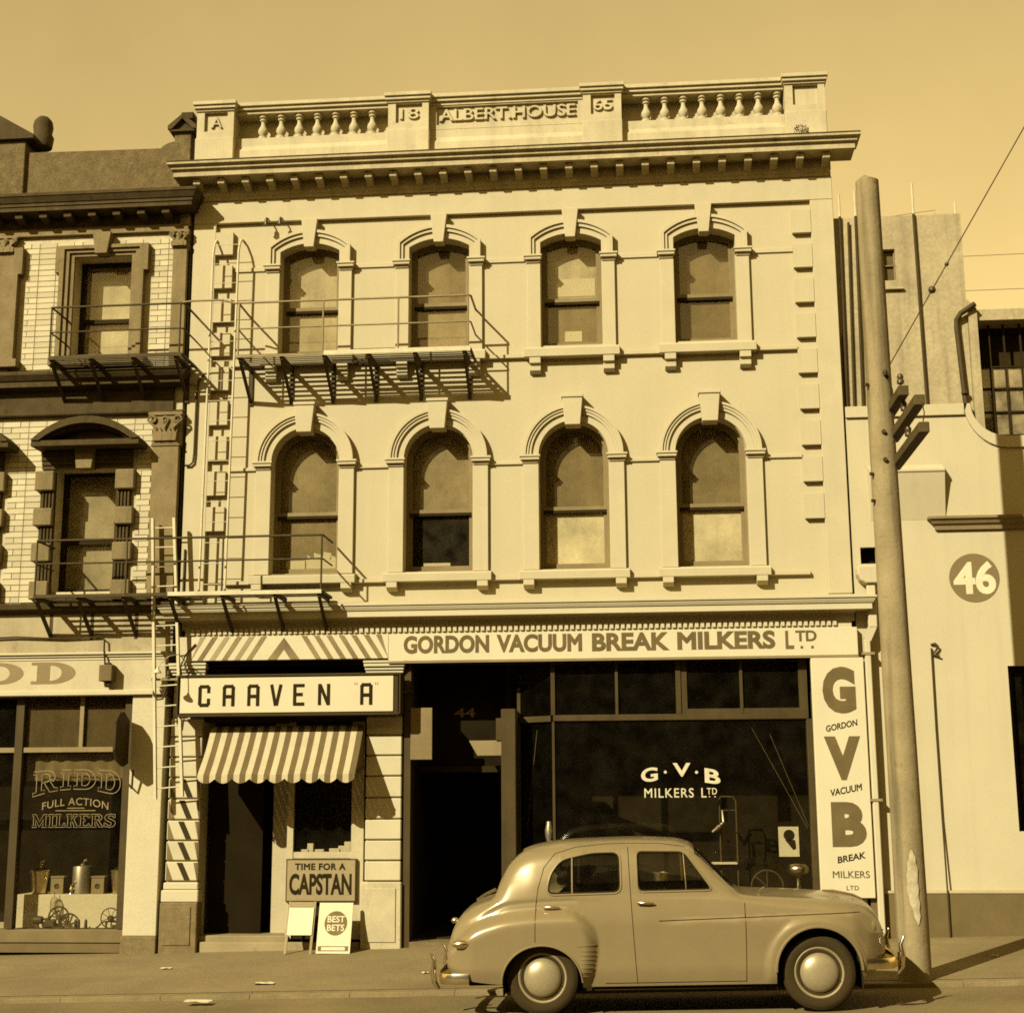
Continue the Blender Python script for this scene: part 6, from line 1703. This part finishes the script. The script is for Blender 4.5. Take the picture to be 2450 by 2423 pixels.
# interior
for x0, x1, lbl in ((-0.16, -0.02, 'f'), (-1.05, -0.88, 'r')):
    cp(MB().box(x0, x1, -0.56, 0.56, 0.45, 0.98 if lbl == 'f' else 1.02), 'seat_back', SEAT, bev=0.04)
    cp(MB().box(x1 + 0.005, x1 + 0.42, -0.56, 0.56, 0.36, 0.52), 'seat_cushion', SEAT, bev=0.03)
cp(MB().box(0.42, 0.54, -0.62, 0.62, 0.82, 0.98), 'dashboard', SEAT, bev=0.03)
cp(MB().path([(0.27 + 0.10 * math.sin(a) * 0.45, 0.30 + 0.17 * math.cos(a), 1.0 + 0.16 * math.sin(a)) for a in [2 * math.pi * i / 20 for i in range(20)]], 0.011, 6, close=True), 'steering_wheel', SEAM)
# wheels
def wheel(x, sg):
    w = bpy.data.objects.new('wheel', None); COL.objects.link(w); w.parent = car; w.location = (x, sg * 0.63, 0.316)
    if sg > 0: w.rotation_euler = (0, 0, math.pi)
    def wp(mb, n, m):
        ob = mb.build(n, m, None, smooth=0.6); ob.parent = w; return ob
    wp(MB().lathe([(0.20, -0.055), (0.225, -0.066), (0.262, -0.072), (0.288, -0.064), (0.301, -0.05), (0.304, -0.049), (0.310, -0.036), (0.310, -0.0301), (0.314, -0.03), (0.316, 0.0), (0.310, 0.036), (0.301, 0.05), (0.262, 0.072), (0.20, 0.055)], (0, 0, 0), 48, 'y'), 'tyre', TYRE)
    wp(MB().lathe([(0.207, -0.052), (0.212, -0.06), (0.205, -0.064), (0.192, -0.056), (0.180, -0.04), (0.165, -0.036), (0.14, -0.05), (0.135, -0.04), (0.0, -0.03)], (0, 0, 0), 40, 'y'), 'rim', RIM)
    wp(MB().lathe([(0.160, -0.045), (0.163, -0.060), (0.156, -0.072), (0.134, -0.088), (0.10, -0.102), (0.055, -0.112), (0.0, -0.115)], (0, 0, 0), 40, 'y'), 'hubcap', HUB)
    wp(MB().path([(0.163, -0.05, -0.07), (0.172, -0.062, -0.075)], 0.006, 6), 'valve', SEAM)
for x in (-1.165, 1.205):
    for sg in (-1, 1): wheel(x, sg)
# bumpers
def bumper(pts, h, nm, ov):
    P_ = [(a, b, h) for a, b in pts]
    B_ = bpy.data.objects.new(nm, None); COL.objects.link(B_); B_.parent = car
    mb = MB()
    prof_ = [(0.0, -0.045), (0.018, -0.038), (0.026, 0.0), (0.018, 0.038), (0.0, 0.045), (-0.012, 0.0)]
    vs = []
    for i, p in enumerate(pts):
        a = Vector(pts[max(i - 1, 0)]); b = Vector(pts[min(i + 1, len(pts) - 1)]); t = (b - a).normalized(); nrm = Vector((t.y, -t.x))
        if nm == 'front_bumper': nrm = -nrm
        for d_, z in prof_:
            q = Vector(p) + nrm * d_; vs.append((q.x, q.y, h + z))
    k_ = len(prof_); fs = []
    for i in range(len(pts) - 1):
        for j in range(k_): fs.append((i * k_ + j, i * k_ + (j + 1) % k_, (i + 1) * k_ + (j + 1) % k_, (i + 1) * k_ + j))
    fs.append(tuple(range(k_))); fs.append(tuple((len(pts) - 1) * k_ + j for j in range(k_)))
    mb.add(vs, fs); ob = mb.build('bar', CHROME, None, smooth=0.7); ob.parent = B_
    for (ox, oy) in ov:
        s_ = 1 if ox > 0 else -1
        ob = MB().path([(ox - s_ * 0.02, oy, h - 0.12), (ox + s_ * 0.02, oy, h - 0.06), (ox + s_ * 0.03, oy, h + 0.03), (ox + s_ * 0.02, oy, h + 0.12), (ox + s_ * 0.05, oy, h + 0.19)], [0.014, 0.024, 0.026, 0.020, 0.010], 8).build('overrider', CHROME, None, smooth=0.8); ob.parent = B_
    for oy in (-0.42, 0.42):
        xx = pts[len(pts) // 2][0]
        ob = MB().bar((xx, oy, h - 0.01), (xx - (0.35 if xx > 0 else -0.35), oy, h - 0.02), 0.03, 0.05).build('iron', SEAM, None); ob.parent = B_
rear = [(-1.80, -0.775), (-1.92, -0.775), (-2.0, -0.745), (-2.055, -0.68), (-2.09, -0.5), (-2.105, 0.0), (-2.09, 0.5), (-2.055, 0.68), (-2.0, 0.745), (-1.92, 0.775), (-1.80, 0.775)]
bumper(rear, 0.325, 'rear_bumper', ((-2.13, -0.42), (-2.13, 0.42)))
frontb = [(1.60, -0.76), (1.72, -0.755), (1.82, -0.70), (1.88, -0.58), (1.905, -0.3), (1.915, 0.0), (1.905, 0.3), (1.88, 0.58), (1.82, 0.70), (1.72, 0.755), (1.60, 0.76)]
bumper(frontb, 0.385, 'front_bumper', ((1.93, -0.40), (1.93, 0.40)))
# trunk handle, plate lamp, bonnet fittings, grille
cp(MB().path([(-1.80, 0.0, 0.935), (-1.72, 0.0, 0.985), (-1.62, 0.0, 1.03)], 0.014, 6), 'boot_hinge', CHROME)
cp(MB().lathe([(0.0, -0.05), (0.025, -0.03), (0.03, 0.0), (0.0, 0.05)], (-2.0, 0.0, 0.76), 10, 'x'), 'plate_lamp', CHROME, smooth=0.8)
cp(MB().path([(0.74, -0.50, 0.965), (0.76, -0.44, 1.0), (0.80, -0.40, 1.02)], 0.006, 5), 'wiper', CHROME)
cp(MB().path([(1.70, 0.0, 0.868), (1.62, 0.0, 0.905), (1.45, 0.0, 0.945), (1.35, 0.0, 0.955)], [0.012, 0.016, 0.014, 0.006], 8), 'bonnet_mascot', CHROME, smooth=0.8)
g_ = MB()
for k in range(7): g_.box(1.803, 1.83, -0.33 + 0.02 * abs(k - 3), 0.33 - 0.02 * abs(k - 3), 0.435 + 0.03 * k, 0.447 + 0.03 * k)
cp(g_, 'grille', CHROME)

# ================================================================== LITTER
rr = random.Random(8)
for k, (x, y, w_, lab) in enumerate(((-5.35, -1.25, 0.07, 'crumpled paper scrap on the footpath before the milker shop pier'), (-3.95, -2.35, 0.13, 'flat pale paper lying near the kerb before the small shop'),
                                     (-4.35, -3.35, 0.16, 'pale paper lying on the road below the small shop'), (-2.35, -1.9, 0.05, 'tiny white scrap on the footpath behind the car boot'), (3.6, -1.5, 0.05, 'tiny white scrap on the footpath beside the pole shadow'))):
    mb = MB(); n_ = 5
    for j in range(n_):
        for i in range(n_):
            mb.v.append((x + (i / 4 - .5) * w_ * 1.6 + rr.uniform(-.006, .006), y + (j / 4 - .5) * w_ + rr.uniform(-.006, .006), gz(x, y) + 0.006 + rr.random() * 0.016))
    for j in range(n_ - 1):
        for i in range(n_ - 1): mb.f.append((j * n_ + i, j * n_ + i + 1, (j + 1) * n_ + i + 1, (j + 1) * n_ + i))
    tag(mb.build('paper_scrap', PAPER), lab, 'paper', 'paper scraps on the street')

# ================================================================== THE OTHER SIDE OF THE STREET (row added behind the camera to block sky light, shows only in reflections)
for k, (x0, x1, h, yy) in enumerate(((-150, -90, 12.5, -27), (-89.9, -46.1, 13.0, -26.6), (48.1, 90, 13.2, -26.8), (90.1, 150, 12.6, -27), (-46, -27, 13.4, -27), (-26.9, -14, 12.4, -26.5), (-13.9, -2, 13.8, -26.8), (-1.9, 11, 12.8, -26.5), (11.1, 27, 13.6, -27), (27.1, 48, 12.4, -26.6))):
    t = thing('added_shade_building', ((x0 + x1) / 2, yy - 5, SLOPE * x0), ['far end building', 'long shaded warehouse', 'long shaded store', 'last shaded building', 'wide shaded building', 'plain shaded shop', 'tall shaded shop', 'middle shaded shop', 'broad shaded shop', 'end shaded building'][k] + ' added across the street, unseen behind the camera, to block sky light', 'building', 'added sky-blocking buildings across the street')
    hs_ = []
    for r in range(2):
        xx = x0 + 1.2
        while xx + 1.2 < x1 - 0.8:
            z = SLOPE * x0 + 4.2 + 2.6 * r if h > 8.6 else SLOPE * x0 + 4.4
            if r == 0 or h > 8.6: hs_.append(rect(xx, xx + 1.0, z, z + 1.7))
            xx += 2.4
    ob = plate('wall', rect(x0, x1, SLOPE * x0 - 1.2, SLOPE * x0 + h), hs_, yy, yy - 0.4, LTRIM, t)
    MB().box(x0, x1, yy - 10, yy - 0.6, SLOPE * x0 - 1.2, SLOPE * x0 + h - 0.6).build('body', LTRIM, t)
    MB().box(x0, x1, yy - 0.5, yy + 0.35, SLOPE * x0 + h + 0.001, SLOPE * x0 + h + 0.25).build('cornice', LTRIM, t)

for o in bpy.data.objects:
    if '_base' in o: del o['_base']
